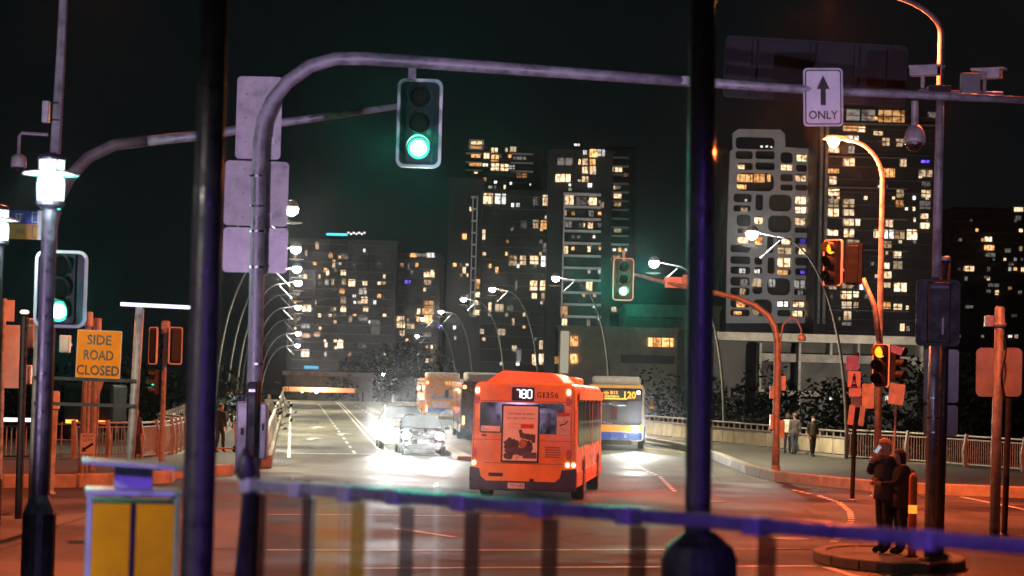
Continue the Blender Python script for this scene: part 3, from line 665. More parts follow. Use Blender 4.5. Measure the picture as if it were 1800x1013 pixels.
PICK = MB().beam((0,0,0.1),(0,0,0.98),0.028,0.028).build('baluster', RAILM); PICKM = PICK.data; bpy.data.objects.remove(PICK)
PICKM2 = PICKM.copy()
def fence(name, label, pts, m=RAILM, posts=1.9, step=0.15, lean=0.12):
    t = thing(name, label, 'fence', pts[0]); o0 = pts[0].copy()
    for a, c in zip(pts[:-1], pts[1:]):
        L = (c-a).length; d = (c-a).normalized(); nrm = Vector((d.y,-d.x,0))
        a2, c2 = a-o0, c-o0
        MB().beam(a2+Vector((0,0,0.09)), c2+Vector((0,0,0.09)), 0.06, 0.05).build('bottom_rail', m, t)
        MB().beam(a2+Vector((0,0,1.0)), c2+Vector((0,0,1.0)), 0.06, 0.05).build('upper_rail', m, t)
        MB().tube([a2+Vector((0,0,1.13))-nrm*0.05, c2+Vector((0,0,1.13))-nrm*0.05], 0.035, 8).build('handrail', m, t)
        n = max(1, round(L/posts))
        for i in range(n+(1 if c is pts[-1] else 0)):
            q = a2.lerp(c2, i/n)
            b = MB().add([q+d*s*0.05+nrm*k[0]+Vector((0,0,k[1])) for s in (-1,1) for k in ((-0.10,-0.02),(0.10,-0.02),(0.16,0.6),(0.04,1.22),(-0.08,1.2),(0.0,0.6))],
                [(0,1,2,3,4,5),(6,11,10,9,8,7)]+[(i_, (i_+1) % 6, 6+(i_+1) % 6, 6+i_) for i_ in range(6)])
            b.build('post', m, t, bevel=0.008)
        k = int(L/step)
        for i in range(1, k):
            q = a2.lerp(c2, i/k); o = bpy.data.objects.new('baluster', PICKM); COL.objects.link(o); o.parent = t; o.location = q
    return t
f0 = Vector((Rbar(97), 97, zg(97)+0.15))
fence('railing_fence', 'dark barred fence with pink posts along the right pavement', [f0, G(1650,816,0.15), G(1800,829,0.15), G(1950,842,0.15)])
fl = [G(-60,807,0.15), G(62,808,0.15)]
t = fence('railing_fence', 'black barred fence with a white lit handrail at the left edge', fl, m=mat('black_rail', (0.02,0.02,0.02), 0.4))
q0, q1 = Vector((0,-0.1,1.2)), fl[1]-fl[0]+Vector((0,-0.1,1.2))
MB().tube([q0, q1], 0.06, 10).build('lit_handrail', emit('rail_strip_glow', (0.9,0.93,1.0), 0.5), t)
fence('railing_fence', 'orange lit barred fence curving along the left footpath', [G(128,808,0.15), G(245,806,0.15), G(300,800,0.15), G(328,788,0.15), Vector((Lpar(92)-4.2,92,zg(92)+0.15)), Vector((Lpar(120)-4.2,120,zg(120)+0.15)), Vector((Lpar(150)-4.2,150,zg(150)+0.15))])
t = thing('wire_gate', 'thin wire gate between the two left fences', 'gate', G(66,807,0.15)); a = Vector((0,0,0)); c = G(126,808,0.15)-t.location
for z in (0.1,0.6,1.08): MB().tube([a+Vector((0,0,z)), c+Vector((0,0,z))], 0.018, 6).build('rail', GALV, t)
for f in (0.02,0.35,0.68,0.98): MB().tube([a.lerp(c,f), a.lerp(c,f)+Vector((0,0,1.15))], 0.022, 6).build('post', GALV, t)
# left parapet between footpath and road: concrete plinth with leaning steel posts
lp = thing('road_parapet', 'low concrete parapet with a pale rail between left footpath and road', 'parapet', (Lpar(76),76,zg(76))); lo = lp.location.copy()
LY = list(range(76, 236, 4))
for Y0, Y1 in zip(LY[:-1], LY[1:]):
    a, c = Vector((Lpar(Y0),Y0,zg(Y0)))-lo, Vector((Lpar(Y1),Y1,zg(Y1)))-lo; d = (c-a).normalized()
    MB().beam(a+d*0.02+Vector((0,0,0.2)), c-d*0.02+Vector((0,0,0.2)), 0.34, 0.4).build('concrete_block', CONC, lp, bevel=0.03)
    MB().beam(a+Vector((-0.1,0,1.0)), c+Vector((-0.1,0,1.0)), 0.12, 0.08).build('rail', RAILM, lp, bevel=0.02)
    for f in (0, 0.25, 0.5, 0.75):
        q = a.lerp(c, f); MB().beam(q+Vector((0.02,0,0.38)), q+Vector((-0.1,0,1.0)), 0.05, 0.09).build('post', RAILM, lp)
    MB().beam(a+Vector((-0.05,0,0.7)), c+Vector((-0.05,0,0.7)), 0.03, 0.5).build('mesh_panel', mat('pale_mesh', (0.40,0.37,0.33), 0.6), lp)
# path surface on the left bridge side
ps = MB(); vs = []
PY = list(range(80, 240, 4))
for Y in PY: vs += [(Lpar(Y)-4.2, Y, zg(Y)+0.14), (Lpar(Y)-0.17, Y, zg(Y)+0.14)]
ps.add(vs, [(2*i,2*i+1,2*i+3,2*i+2) for i in range(len(PY)-1)])
structure(ps.build('footpath', mat('path_concrete', (0.20,0.19,0.175), 0.75, var=0.35, scale=0.6, bump=0.2)))
ps = MB(); vs = []
PY = list(range(92, 164, 4))
for Y in PY: vs += [(Rbar(Y)-3.4*(1 if Y > 108 else 1.0), Y, zg(Y)+0.145), (Rbar(Y)+0.3, Y, zg(Y)+0.145)]
ps.add(vs, [(2*i,2*i+1,2*i+3,2*i+2) for i in range(len(PY)-1)]+[])
structure(ps.build('footpath', MATS['path_concrete']))
print('background done')

# ================================================================== STREET LAMPS
def bridge_lamp(label, base, tip, group, power=900, lit=True, aimx=1):
    """curved mast leaning over the road with a strut and a round LED head under a reflector"""
    t = thing('bridge_lamp', label, 'street lamp', base, 0, group); v = tip-base
    pts = [(v.x*(1-math.cos(s*PI/2))*1.0, v.y*s, v.z*math.sin(s*PI/2)**0.9) for s in [i/14 for i in range(15)]]
    MB().tube(pts, [0.075-0.05*i/14 for i in range(15)], 8).build('mast', mat('dull_mast', (0.16,0.16,0.16), 0.6, 0.3), t, smooth=True)
    sg = 1 if v.x > 0 else -1
    e = Vector((v.x, v.y, v.z)); j = e+Vector((-sg*0.12,0,-0.15))
    MB().tube([j, j+Vector((sg*0.75,0,-0.72))], 0.035, 6).build('strut', GALV, t)
    h = e+Vector((sg*1.0,0,0.16))
    MB().tube([e, h+Vector((0,0,0.02))], 0.03, 6).build('arm', GALV, t)
    MB().lathe([(0.05,0.26),(0.16,0.22),(0.24,0.12),(0.26,0.02),(0.20,0.0)], h, 12).build('lamp_head', GALV, t, smooth=True)
    r = h+Vector((sg*0.05,0,-0.62))
    MB().lathe([(0.02,0.0),(0.34,0.05),(0.36,0.075),(0.02,0.04)], r, 14).build('reflector', WHITEP, t)
    if lit:
        MB().lathe([(0.05,-0.30),(0.19,-0.22),(0.25,-0.05),(0.2,0.0)], h, 12).build('lamp_lens', E_LED, t, smooth=True)
        lamp('SPOT', 'lamp_light', t, h+Vector((0,0,-0.75)), LED, power*2.8, 0.12, spot=150, blend=0.6, aim=(sg*0.15,-0.05,-1)); lamp('POINT', 'lamp_glow', t, h+Vector((0,0,-0.3)), (1.0,0.97,0.9), power*0.85, 0.12)
    else:
        MB().lathe([(0.03,-0.20),(0.15,-0.14),(0.2,-0.02),(0.18,0.0)], h, 12).build('lamp_lens', WHITEP, t, smooth=True)
RL = [(1322,408,1490,96),(1150,460,1274,117),(977,487,1073,152),(866,507,947,190),(815,525,887,218),(775,547,831,246),(743,560,802,275)]
nm = ['first','second','third','fourth','fifth','sixth','seventh']
for i, (lx, ly, bx, d) in enumerate(RL):
    h = P(lx, ly, d); bX = P(bx, 690, d).x
    base = Vector((bX, d, zg(d) if d < 240 else zg(d)))
    bridge_lamp('%s curved bridge lamp from the right end of the right hand row' % nm[i], base, h+Vector((1.0,0,-0.16)), 'curved lamps on the right of the bridge', 520 if i < 5 else 320)
for i, (px, py, d) in enumerate([(733,590,320),(712,612,345),(693,634,370),(674,657,395)]):
    h = P(px, py, d); bridge_lamp('%s small far bridge lamp below the dim trees, counted downwards' % nm[i], Vector((h.x+4, d, h.z-9)), h+Vector((1.0,0,-0.16)), 'far lamps beyond the crest', 12, i % 3 == 0)
for i, (px, py) in enumerate([(513,365),(520,435),(522,470),(524,495),(523,515),(524,538),(524,560),(524,585),(523,606)]):
    d = [88,113,131,148,163,182,203,228,250][i]; h = P(px, py, d)
    bridge_lamp('white bridge lamp number %s from the top of the left stacked row' % ['one','two','three','four','five','six','seven','eight','nine'][i], Vector((h.x-3.6, d, zg(d))), h+Vector((-1.0,0,-0.16)), 'curved lamps on the left of the bridge', 520 if i < 6 else 320, i not in (4, 6))

def sodium_lamp(label, base, height, head, power, r=0.09, m=GALV, aim=(0,0,-1), col=SODIUM, bare=False):
    t = thing('street_lamp', label, 'street lamp', base); v = Vector(head)-Vector(base)
    n = 12; pts = [(0,0,0),(0,0,height*0.5),(0,0,height)]; rs = [r*1.25, r*1.05, r*0.8]
    for i in range(1, n+1):
        a = i/n*PI/2
        pts.append((v.x*(1-math.cos(a)), v.y*(1-math.cos(a)), height+(v.z-height)*math.sin(a))); rs.append(r*0.8-r*0.3*i/n)
    MB().tube(pts, rs, 12).build('pole', m, t, smooth=True)
    MB().lathe([(r*2.2,0),(r*2.2,0.03),(r*1.5,0.05),(r*1.4,0.3)], (0,0,0), 12).build('base', m, t)
    d = Vector((v.x, v.y, 0)).normalized() if abs(v.x)+abs(v.y) > 0.01 else Vector((-1,0,0)); hv = Vector(v)
    ang = math.atan2(d.y, d.x)
    b = MB(); mx = Matrix.Rotation(ang, 3, 'Z')
    b.add([mx@Vector(q)+hv for q in ((-0.1,-0.07,0.1),(0.5,-0.13,0.1),(0.62,-0.1,0.0),(-0.1,-0.07,-0.03),(-0.1,0.07,0.1),(0.5,0.13,0.1),(0.62,0.1,0.0),(-0.1,0.07,-0.03))], [(0,1,2,3),(4,7,6,5),(0,4,5,1),(1,5,6,2),(2,6,7,3),(3,7,4,0)])
    b.build('lamp_head', m, t, bevel=0.03)
    MB().lathe([(0.02,-0.20),(0.10,-0.17),(0.16,-0.06),(0.17,0.02)], hv+d*0.32+Vector((0,0,-0.02)), 12).build('lamp_bowl', E_SOD, t, smooth=True)
    lamp('POINT' if bare else 'SPOT', 'lamp_light', t, hv+d*0.32+Vector((0,0,-0.25)), col, power, 0.12, spot=160, blend=0.3, aim=aim)
    return t
pb_ = G(1541,866); hb = P(1486,246,65)
sodium_lamp('orange glowing street lamp on a curved pole in front of the dark tower', (P(1541,866,65).x,65,0.0), P(1548,320,65).z, hb, 1900, r=0.085, bare=True)
sodium_lamp('tall lamp pole rising out of frame behind the camera pole', (P(1640,870,60).x,60,0.0), P(1650,60,60).z, P(1480,-20,60), 4400, r=0.11)
sodium_lamp('orange street lamp standing on the right kerb outside the frame', (11.5,41,0.0), 9.0, (8.6,40.5,10.2), 750)
sodium_lamp('warm street lamp standing on the left kerb outside the frame', (-11.0,44,0.0), 9.0, (-8.2,44.5,10.2), 2400, col=(1.0,0.18,0.06))
sodium_lamp('orange street lamp over the left fence outside the frame', (-21.5,66,0.15), 8.0, (-18.6,67.5,9.0), 1000)

def plaza_lantern(label, px, py, d, hoff=0.0):
    """dark pedestrian lamp post: tall flared base, two-tier lit lantern and a wide disc"""
    top = P(px, py, d); t = thing('plaza_lantern', label, 'lamp post', (top.x, d, 0.0), 0, 'plaza lamp posts'); H = top.z
    MB().lathe([(0.15,0),(0.15,1.30),(0.11,1.40),(0.075,1.47),(0.07,H-0.30)], (0,0,0), 16).build('post', DARKP, t, smooth=False, bevel=0.004)
    MB().lathe([(0.09,H-0.32),(0.13,H-0.29),(0.135,H-0.26),(0.12,H-0.25)], (0,0,0), 16).build('collar', DARKP, t)
    MB().lathe([(0.12,H-0.25),(0.125,H-0.10),(0.115,H-0.045)], (0,0,0), 18).build('lower_diffuser', emit('lantern_glow', (0.75,1.0,0.97), 0.8), t, smooth=True)
    MB().lathe([(0.25,H-0.02),(0.255,H-0.01),(0.245,H+0.0),(0.08,H+0.03),(0.08,H+0.02),(0.20,H-0.015)], (0,0,0), 24).build('disc', WHITEP, t, smooth=True)
    MB().lathe([(0.115,H+0.035),(0.115,H+0.11)], (0,0,0), 18).build('upper_diffuser', MATS['lantern_glow'], t, smooth=True)
    MB().lathe([(0.125,H+0.11),(0.13,H+0.13),(0.10,H+0.16),(0.03,H+0.18)], (0,0,0), 18).build('cap', DARKP, t)
    for k in range(4):
        a = k*PI/2+0.6; MB().beam((0.122*math.cos(a),0.122*math.sin(a),H-0.27),(0.122*math.cos(a),0.122*math.sin(a),H+0.13),0.012,0.012).build('bar', DARKP, t)
    lamp('POINT', 'lantern_light', t, (0,-0.3,H-0.16), (0.7,1.0,0.95), 22, 0.1)
plaza_lantern('plaza lamp post with a glowing lantern and wide disc beside the green signal', 90, 304, 21.5)
plaza_lantern('plaza lamp post cut off by the left edge of the picture', -2, 386, 29)

# floodlights out of view: the square's violet lighting, and white ones added as fill
def flood_mast(label, x, y, h, tgt, power, col=PURPLE, spot=75):
    t = thing('mast_floodlight', label, 'floodlight', (x, y, 0.0))
    MB().tube([(0,0,0),(0,0,h)], [0.07,0.05], 10).build('mast', DARKP, t)
    d = (Vector(tgt)-Vector((x,y,h))).normalized(); q = d.to_track_quat('-Z','Y').to_matrix()
    MB().box(Vector((0,0,h+0.15))-d*0.08, (0.4,0.3,0.16), mtx=q).build('housing', DARKP, t, bevel=0.02)
    MB().box(Vector((0,0,h+0.15))+d*0.012, (0.34,0.24,0.02), mtx=q).build('lens', emit('violet_glow_%.2f' % col[0], col, 4), t)
    lamp('SPOT', 'flood_light', t, Vector((0,0,h+0.15))+d*0.1, col, power, 0.15, spot=spot, blend=0.6, aim=d)
flood_mast('violet floodlight mast left of the viewer', -7.0, 14.5, 1.6, (-2.3,28,7.0), 1000, col=(0.78,0.56,1.0), spot=48)
flood_mast('violet floodlight mast right of the viewer', 6.2, 12.0, 1.5, (3.4,29,7.4), 1000, col=(0.74,0.55,1.0), spot=46)
flood_mast('violet floodlight mast behind the viewer', 1.6, -2.5, 5.0, (0.5,8,1.75), 700, col=(0.30,0.11,1.0), spot=25)
flood_mast('white fill floodlight added left of the viewer for the litter bin', -5.6, 6.0, 4.2, (-2.0,11.5,1.3), 170, col=(1.0,0.92,0.85), spot=45)  # added fill lamp that brings out the amber of the bin
flood_mast('white fill floodlight added to brighten the road closed sign', -8.5, 28.0, 6.5, (-7.0,40,3.3), 1150, col=(1.0,0.86,0.66), spot=24)  # added fill lamp, aimed narrowly at the amber sign

# floodlights added on the far bank to brighten the tower fronts
for k_, (x_, y_, tx_, pw_) in enumerate(((-52,470,-36,14000),(-8,455,-4,20000),(22,450,18,26000),(62,470,66,6000),(96,455,88,8000))):
    flood_mast('%s far bank floodlight mast added to light the towers, counted from the left' % ('first','second','third','fourth','fifth')[k_], x_, y_, 9.0, (tx_,600,26), pw_, col=(1.0,0.94,0.90), spot=100)

flood_mast('floodlight mast added to brighten the grey concrete hall', 26, 372, 6.0, (24,420,9), 2200, col=(1.0,0.84,0.66), spot=120)  # lamp added because the hall front came out dark
flood_mast('floodlight mast added on the river bank to brighten the low terrace building', 27, 188, 5.0, (24,210,6), 4200, col=(1.0,0.85,0.65), spot=130)  # lamp added to lift the pale roof and floor edges

# ================================================================== TRAFFIC SIGNALS
REDL = mat('dark_red_lens', (0.012,0.002,0.002), 0.7, spec=0.1, var=0.1); AMBL = mat('dark_amber_lens', (0.012,0.006,0.002), 0.7, spec=0.1, var=0.1); GRNL = mat('dark_green_lens', (0.002,0.012,0.008), 0.7, spec=0.1, var=0.1)
def signal(label, c, w, h, rz=0.0, lit=2, glow=E_GREEN, border=WHITEP, power=25, col=GREEN, lens_r=0.11, board=True, group='traffic signals', spacing=None, half=None):
    t = thing('traffic_signal', label, 'traffic light', c, rz, group)
    s = spacing or h*0.29; hw = min(w*0.30, lens_r*1.5)
    MB().prism(rr(-hw, -s*1.55, hw, s*1.55, 0.03), -0.02, 0.14).build('housing', BLACKP, t, bevel=0.01)
    if board:
        MB().prism(rr(-w/2+0.012, -h/2+0.012, w/2-0.012, h/2-0.012, w*0.16, 5), 0.06, 0.085).build('backboard', BLACKP, t)
        MB().ring(rr(-w/2, -h/2, w/2, h/2, w*0.17, 5), rr(-w/2+0.035, -h/2+0.035, w/2-0.035, h/2-0.035, w*0.13, 5), 0.045, 0.095).build('border', border, t)
    for i, m in ((0, REDL), (1, AMBL), (2, GRNL)):
        z = s*(1-i)
        o = MB().lathe([(lens_r,0),(lens_r*0.93,0.015),(lens_r*0.6,0.035),(0.01,0.045)], (0,0,0), 18).build('lens', glow if i == lit else m, t, smooth=True)
        o.location = (0,-0.02,z); o.rotation_euler = (PI/2,0,0)
        if i == lit and glow is E_GREEN:
            MB().lathe([(lens_r*0.72,0.028),(lens_r*0.6,0.042),(lens_r*0.3,0.052),(0.005,0.056)], (0,0,0), 16).build('bulb', E_BULB, o, smooth=True)
        n = 14; b = MB(); R0, R1 = lens_r*1.10, lens_r*1.16; k0 = [R(-35+250*j/n) for j in range(n+1)]
        vs = []
        for a in k0:
            ln = -0.25+0.10*max(0,-math.sin(a)+0.2)
            for r_, y in ((R0,-0.015),(R0,ln),(R1,ln),(R1,-0.015)): vs.append((r_*math.cos(a), y, z+r_*math.sin(a)))
        b.add(vs, [[4*j+q, 4*j+(q+1) % 4, 4*(j+1)+(q+1) % 4, 4*(j+1)+q] for j in range(n) for q in range(4)]+[(0,1,2,3),(4*n+3,4*n+2,4*n+1,4*n)])
        b.build('visor', BLACKP, t)
    if power: lamp('SPOT', 'signal_light', t, (0,-0.12,s*(1-lit)), col, power, lens_r*0.9, spot=44, blend=1.0, aim=(0,-1,0.0))
    return t

# ---- near mast arm (mast 2) with the hanging signal and lane sign
D2 = 28.0
def arm_pts(pix):
    return [P(x, y, d) for x, y, d in pix]
t = thing('signal_mast', 'thick grey mast curving over the road from behind the three blank sign backs', 'mast', (P(440,850,D2).x, D2, 0.0)); o0 = t.location.copy()
px_ = [(436,1010),(443,850),(449,600),(453,400),(456,260),(462,215),(478,178),(505,145),(545,116),(590,103),(640,103),(720,108),(900,121),(1050,132),(1205,143)]
pts = [P(x, y, D2+ (0 if x < 600 else (x-600)/1000*2.0))-o0 for x, y in px_]; pts[0] = Vector((pts[1].x*1.0-0.02,0,0)); 
MB().tube(pts, [0.10,0.09,0.088,0.086,0.084,0.083,0.083,0.082,0.082,0.08,0.08,0.078,0.074,0.07,0.067], 14).build('pole', GALV, t, smooth=True)
pts = [P(x, y, D2+(x-600)/1000*2.0)-o0 for x, y in ((1205,143),(1350,153),(1500,162),(1640,168),(1830,178))]
MB().tube(pts, [0.062,0.058,0.054,0.05,0.045], 12).build('arm_extension', GALV, t, smooth=True)
MB().lathe([(0.09,-0.05),(0.09,0.05)], pts[0], 12).build('sleeve', GALV, t);
for y in (310,363,407,470,640):
    p = P(452,y,D2)-o0; MB().lathe([(0.095,-0.012),(0.095,0.012)], p, 14).build('clamp_band', CHROME, t)
MB().lathe([(0.2,0),(0.2,0.03),(0.12,0.05),(0.11,0.3)], (0,0,0), 14).build('base', GALV, t)
c = P(737, 216, D2+0.3)
sig = signal('large hanging traffic signal showing green in a pale rounded border', c, 0.53, 1.05, 0.02, lens_r=0.125, power=420)
MB().box((-0.10,0.05,0.58), (0.09,0.09,0.16)).build('hanger', GALV, sig)
# blank backs of three signs on the mast
def sign_back(label, px0, py0, px1, py1, d, m=ALU, rz=0.0, cat='sign', band=True, r=0.05):
    a, b_ = P(px0, py1, d), P(px1, py0, d); c = (a+b_)/2; w, h = b_.x-a.x, b_.z-a.z
    t = thing('blank_sign', label, cat, c, rz)
    MB().prism(rr(-w/2, -h/2, w/2, h/2, r, 4), -0.002, 0.002).build('panel', m, t)
    if band:
        for z in (-h*0.28, h*0.28):
            MB().box((0,-0.02,z), (w*0.86,0.03,0.035)).build('stiffener', m, t)
    return t
sign_back('tall blank grey sign back, topmost on the left mast', 413,136,497,279, D2+0.13, band=False)
sign_back('square blank sign back in the middle of the left mast with an orange sheen', 393,285,508,396, D2+0.12, band=False, rz=0.05)
for o_, n_b in ((COL.objects['blank_sign'], 3), (COL.objects['blank_sign.001'], 3)):
    for sx_ in (-1, 1):
        for k_ in range(n_b): MB().lathe([(0.012,0),(0.009,0.008)], (0,0,0), 8).build('bolt', GALV, o_).matrix_local = Matrix.Translation((sx_*0.15, -0.003, -0.28+0.28*k_))@Matrix.Rotation(PI/2, 4, 'X')
    MB().prism(rr(0.13,-0.30,0.19,-0.22,0.006), -0.004, -0.0025).build('sticker', WHITES, o_)
sign_back('lowest mottled sign back on the left mast', 390,402,507,478, D2+0.12, m=mat('mottled_sheet', (0.55,0.52,0.52), 0.5, 0.2, var=0.5, scale=3.5), band=False, rz=-0.06)
# two signal housings strapped to the mast, seen from behind
for px0, px1, y0, y1, lb in ((414,440,706,826,'violet lit signal housing strapped to the left of the mast'),(455,472,708,808,'grey signal housing strapped to the right of the mast')):
    a, b_ = P(px0,y1,D2), P(px1,y0,D2); c = (a+b_)/2; t = thing('signal_housing', lb, 'signal box', c); w, h = b_.x-a.x, b_.z-a.z
    MB().prism(rr(-w/2,-h/2,w/2,h/2,0.03), -0.1, 0.1).build('housing', ALU, t, bevel=0.02)
    MB().box((0.0,-0.11,0.05),(w*0.2,0.02,0.08)).build('latch', BLACKP, t)
a, b_ = P(434,806,D2), P(456,672,D2); c = (a+b_)/2
t = thing('signal_housing', 'black signal housing on the mast between the two pale housings', 'signal box', c+Vector((0,-0.16,0))); w, h = b_.x-a.x, b_.z-a.z
MB().prism(rr(-w/2,-h/2,w/2,h/2,0.03), -0.06, 0.06).build('housing', BLACKP, t, bevel=0.02); MB().box((0,-0.065,h/2-0.1),(w*0.6,0.02,0.03)).build('clip', CHROME, t)
# lane sign
def lane_sign():
    d = D2+1.6; c = P(1447,171,d); w, h = 0.49, 0.72
    t = thing('lane_sign', 'white lane sign with a straight ahead arrow hanging from the mast arm', 'sign', c, 0.0); t.rotation_euler = (0,-0.03,0.03)
    MB().prism(rr(-w/2,-h/2,w/2,h/2,0.05), 0, 0.004).build('plate', ALU, t)
    MB().prism(rr(-w/2+0.008,-h/2+0.008,w/2-0.008,h/2-0.008,0.045), -0.003, -0.0005).build('face', WHITES, t)
    MB().ring(rr(-w/2+0.02,-h/2+0.02,w/2-0.02,h/2-0.02,0.04), rr(-w/2+0.036,-h/2+0.036,w/2-0.036,h/2-0.036,0.03), -0.006, -0.0035).build('border', INK, t)
    MB().prism([(-0.032,-0.10),(0.032,-0.10),(0.032,0.10),(0.08,0.10),(0,0.27),(-0.08,0.10),(-0.032,0.10)], -0.006, -0.0035).build('arrow', INK, t)
    txt('ONLY', 0.36, 0.105, (0,-0.005,-0.22), INK, t, bold=0.015)
    MB().box((0,0.05,0.1),(0.08,0.08,0.3)).build('bracket', GALV, t)
lane_sign()
# big dark gantry sign seen from behind
a, b_ = P(1272,176,D2+3), P(1594,76,D2+3); c = (a+b_)/2; w, h = b_.x-a.x, b_.z-a.z
t = thing('direction_sign', 'large dark direction sign seen from behind above the mast arm', 'sign', c, 0.0); t.rotation_euler = (0,0.035,0)
DSM = mat('dull_sign_back', (0.018,0.02,0.018), 0.8, 0.0, var=0.3, scale=2)
MB().prism(rr(-w/2,-h/2,w/2,h/2,0.06), 0.0, 0.004).build('panel', DSM, t)
MB().ring(rr(-w/2,-h/2,w/2,h/2,0.06), rr(-w/2+0.03,-h/2+0.03,w/2-0.03,h/2-0.03,0.04), -0.02, -0.001).build('rim', DSM, t)
for f in (-0.34,-0.02,0.22,0.4): MB().box((f*w,-0.03,0),(0.05,0.05,h*0.94)).build('stiffener', DSM, t)

# ---- left tall pole with mast arm 1, camera and its signal
D1 = 30.0
t = thing('tall_mast', 'tall violet lit mast at the left carrying a dome camera', 'mast', (P(80,690,D1).x, D1, 0.0)); o0 = t.location.copy()
pts = [Vector((0,0,0)), P(86,560,D1)-o0, P(92,350,D1)-o0, P(97,270,D1)-o0, P(106,120,D1)-o0, P(113,-30,D1)-o0]
MB().tube(pts, [0.10,0.085,0.075,0.07,0.062,0.055], 8).build('pole', GALV, t)
MB().box(P(81,197,D1)-o0, (0.085,0.12,0.27)).build('equipment_box', ALU, t, bevel=0.01)
for y in (182,212): MB().lathe([(0.075,-0.01),(0.075,0.01)], P(103,y,D1)-o0+Vector((-0.03,0,0)), 10).build('strap', BLACKP, t)
pts = [P(x,y,D1+(x-105)/600*0.8)-o0 for x, y in ((90,400),(100,352),(122,312),(155,277),(200,255),(258,247))]
MB().tube(pts, [0.085,0.085,0.08,0.078,0.076,0.075], 12).build('arm_bend', mat('weathered_steel', (0.20,0.17,0.15), 0.6, 0.2, var=0.3), t, smooth=True)
pts = [P(x,y,D1+(x-105)/600*0.8)-o0 for x, y in ((258,248),(360,238),(480,218),(600,201),(706,186))]
MB().tube(pts, [0.066,0.062,0.055,0.047,0.038], 12).build('arm', GALV, t, smooth=True)
t = thing('dome_camera', 'small dome camera on a bent arm beside the violet mast', 'camera', P(33,290,D1)); o0 = t.location.copy()
MB().tube([P(84,237,D1)-o0, P(38,234,D1)-o0, P(34,240,D1)-o0, P(33,270,D1)-o0], 0.022, 8).build('arm', GALV, t)
MB().lathe([(0.03,0.14),(0.09,0.10),(0.10,0.0),(0.095,-0.03)], (0,0,0), 16).build('housing', ALU, t, smooth=True)
MB().lathe([(0.075,-0.03),(0.07,-0.08),(0.04,-0.11),(0.01,-0.12)], (0,0,0), 16).build('dome', DGLASS, t, smooth=True)
# street name blades
def blade(label, px0, py0, px1, py1, d, m, text, tm, tx, tw, th):
    a, b_ = P(px0,py1,d), P(px1,py0,d); c = (a+b_)/2; w, h = b_.x-a.x, b_.z-a.z
    t = thing('street_name_sign', label, 'sign', c)
    MB().prism(rr(-w/2,-h/2,w/2,h/2,0.01), 0, 0.02).build('blade', m, t)
    txt(text, tw, th, ((tx-(px0+px1)/2)*M(d),-0.003,0.0), tm, t)
    MB().ring(rr(w*0.18,-h*0.38,w*0.36,h*0.38,0.01), rr(w*0.19+0.006,-h*0.38+0.008,w*0.36-0.008,h*0.38-0.008,0.006), -0.003, -0.0005).build('symbol_frame', tm, t)
    MB().box((w*0.44,-0.01,0),(0.07,0.03,h*1.04)).build('bracket', ALU, t)
blade('blue street name sign beside the left lamp post', 14,371,76,393, D1-0.2, mat('blue_sign', (0.02,0.04,0.42), 0.45, var=0.1), 'ST', WHITES, 33, 0.085, 0.085)
blade('amber direction blade under the blue street name sign', 14,395,76,420, D1-0.2, mat('amber_blade', (0.62,0.28,0.01), 0.5, var=0.15), 'TRAL', mat('brown_ink', (0.12,0.05,0.01), 0.5), 36, 0.13, 0.06)
c = P(105,508,29.0)
sig = signal('large green traffic signal in a wide pale frame behind the left lamp post', c, 0.63, 0.93, 0.0, lens_r=0.125, spacing=0.27, power=300)
MB().box((-0.1,0.14,0),(0.3,0.1,0.12)).build('bracket', GALV, sig)

# ---- road closed sign on a two-post frame
DS = 40.0
t = thing('closed_sign_frame', 'two-post steel frame with dark rails carrying the amber sign', 'sign frame', (P(150,690,DS).x, DS, 0.0)); o0 = t.location.copy()
for pts in ([(58,850),(64,690),(70,528)], [(226,840),(237,690),(246,538)]):
    pp = [P(x,y,DS)-o0 for x, y in pts]; pp.insert(0, Vector((pp[0].x-(pp[1].x-pp[0].x)*0.5,0,0)))
    MB().tube(pp, 0.075, 12).build('post', GALV, t, smooth=True)
for y0, y1 in ((664,670),(709,714)):
    MB().beam(P(62,y0,DS)-o0+Vector((0,-0.1,0)), P(240,y1,DS)-o0+Vector((0,-0.1,0)), 0.04, 0.055).build('rail', BLACKP, t)
a, b_ = P(213,535,DS)-o0, P(336,541,DS)-o0
MB().beam(a, b_, 0.12, 0.07).build('top_bar', GALV, t)
MB().beam(a+Vector((0,-0.07,0)), b_+Vector((0,-0.07,0)), 0.02, 0.05).build('lit_edge', emit('lit_edge_glow', (0.62,0.58,1.0), 0.8), t)  # lit edge of the bar put in as a glowing strip
a, b_ = P(133,664,DS-0.15), P(214,582,DS-0.15); c = (a+b_)/2; w, h = b_.x-a.x, b_.z-a.z
t = thing('road_sign', 'square amber side road closed sign on the two-post frame', 'sign', c); t.rotation_euler = (0,0.02,0)
MB().prism(rr(-w/2,-h/2,w/2,h/2,0.015), 0, 0.02).build('plate', ALU, t)
MB().prism(rr(-w/2+0.005,-h/2+0.005,w/2-0.005,h/2-0.005,0.012), -0.004, -0.0005).build('face', YSIGN, t)
for i, (s, tw) in enumerate((('SIDE',0.40),('ROAD',0.49),('CLOSED',0.70))):
    txt(s, tw, 0.165, (0,-0.006,0.235-0.25*i), INK, t, bold=0.02)
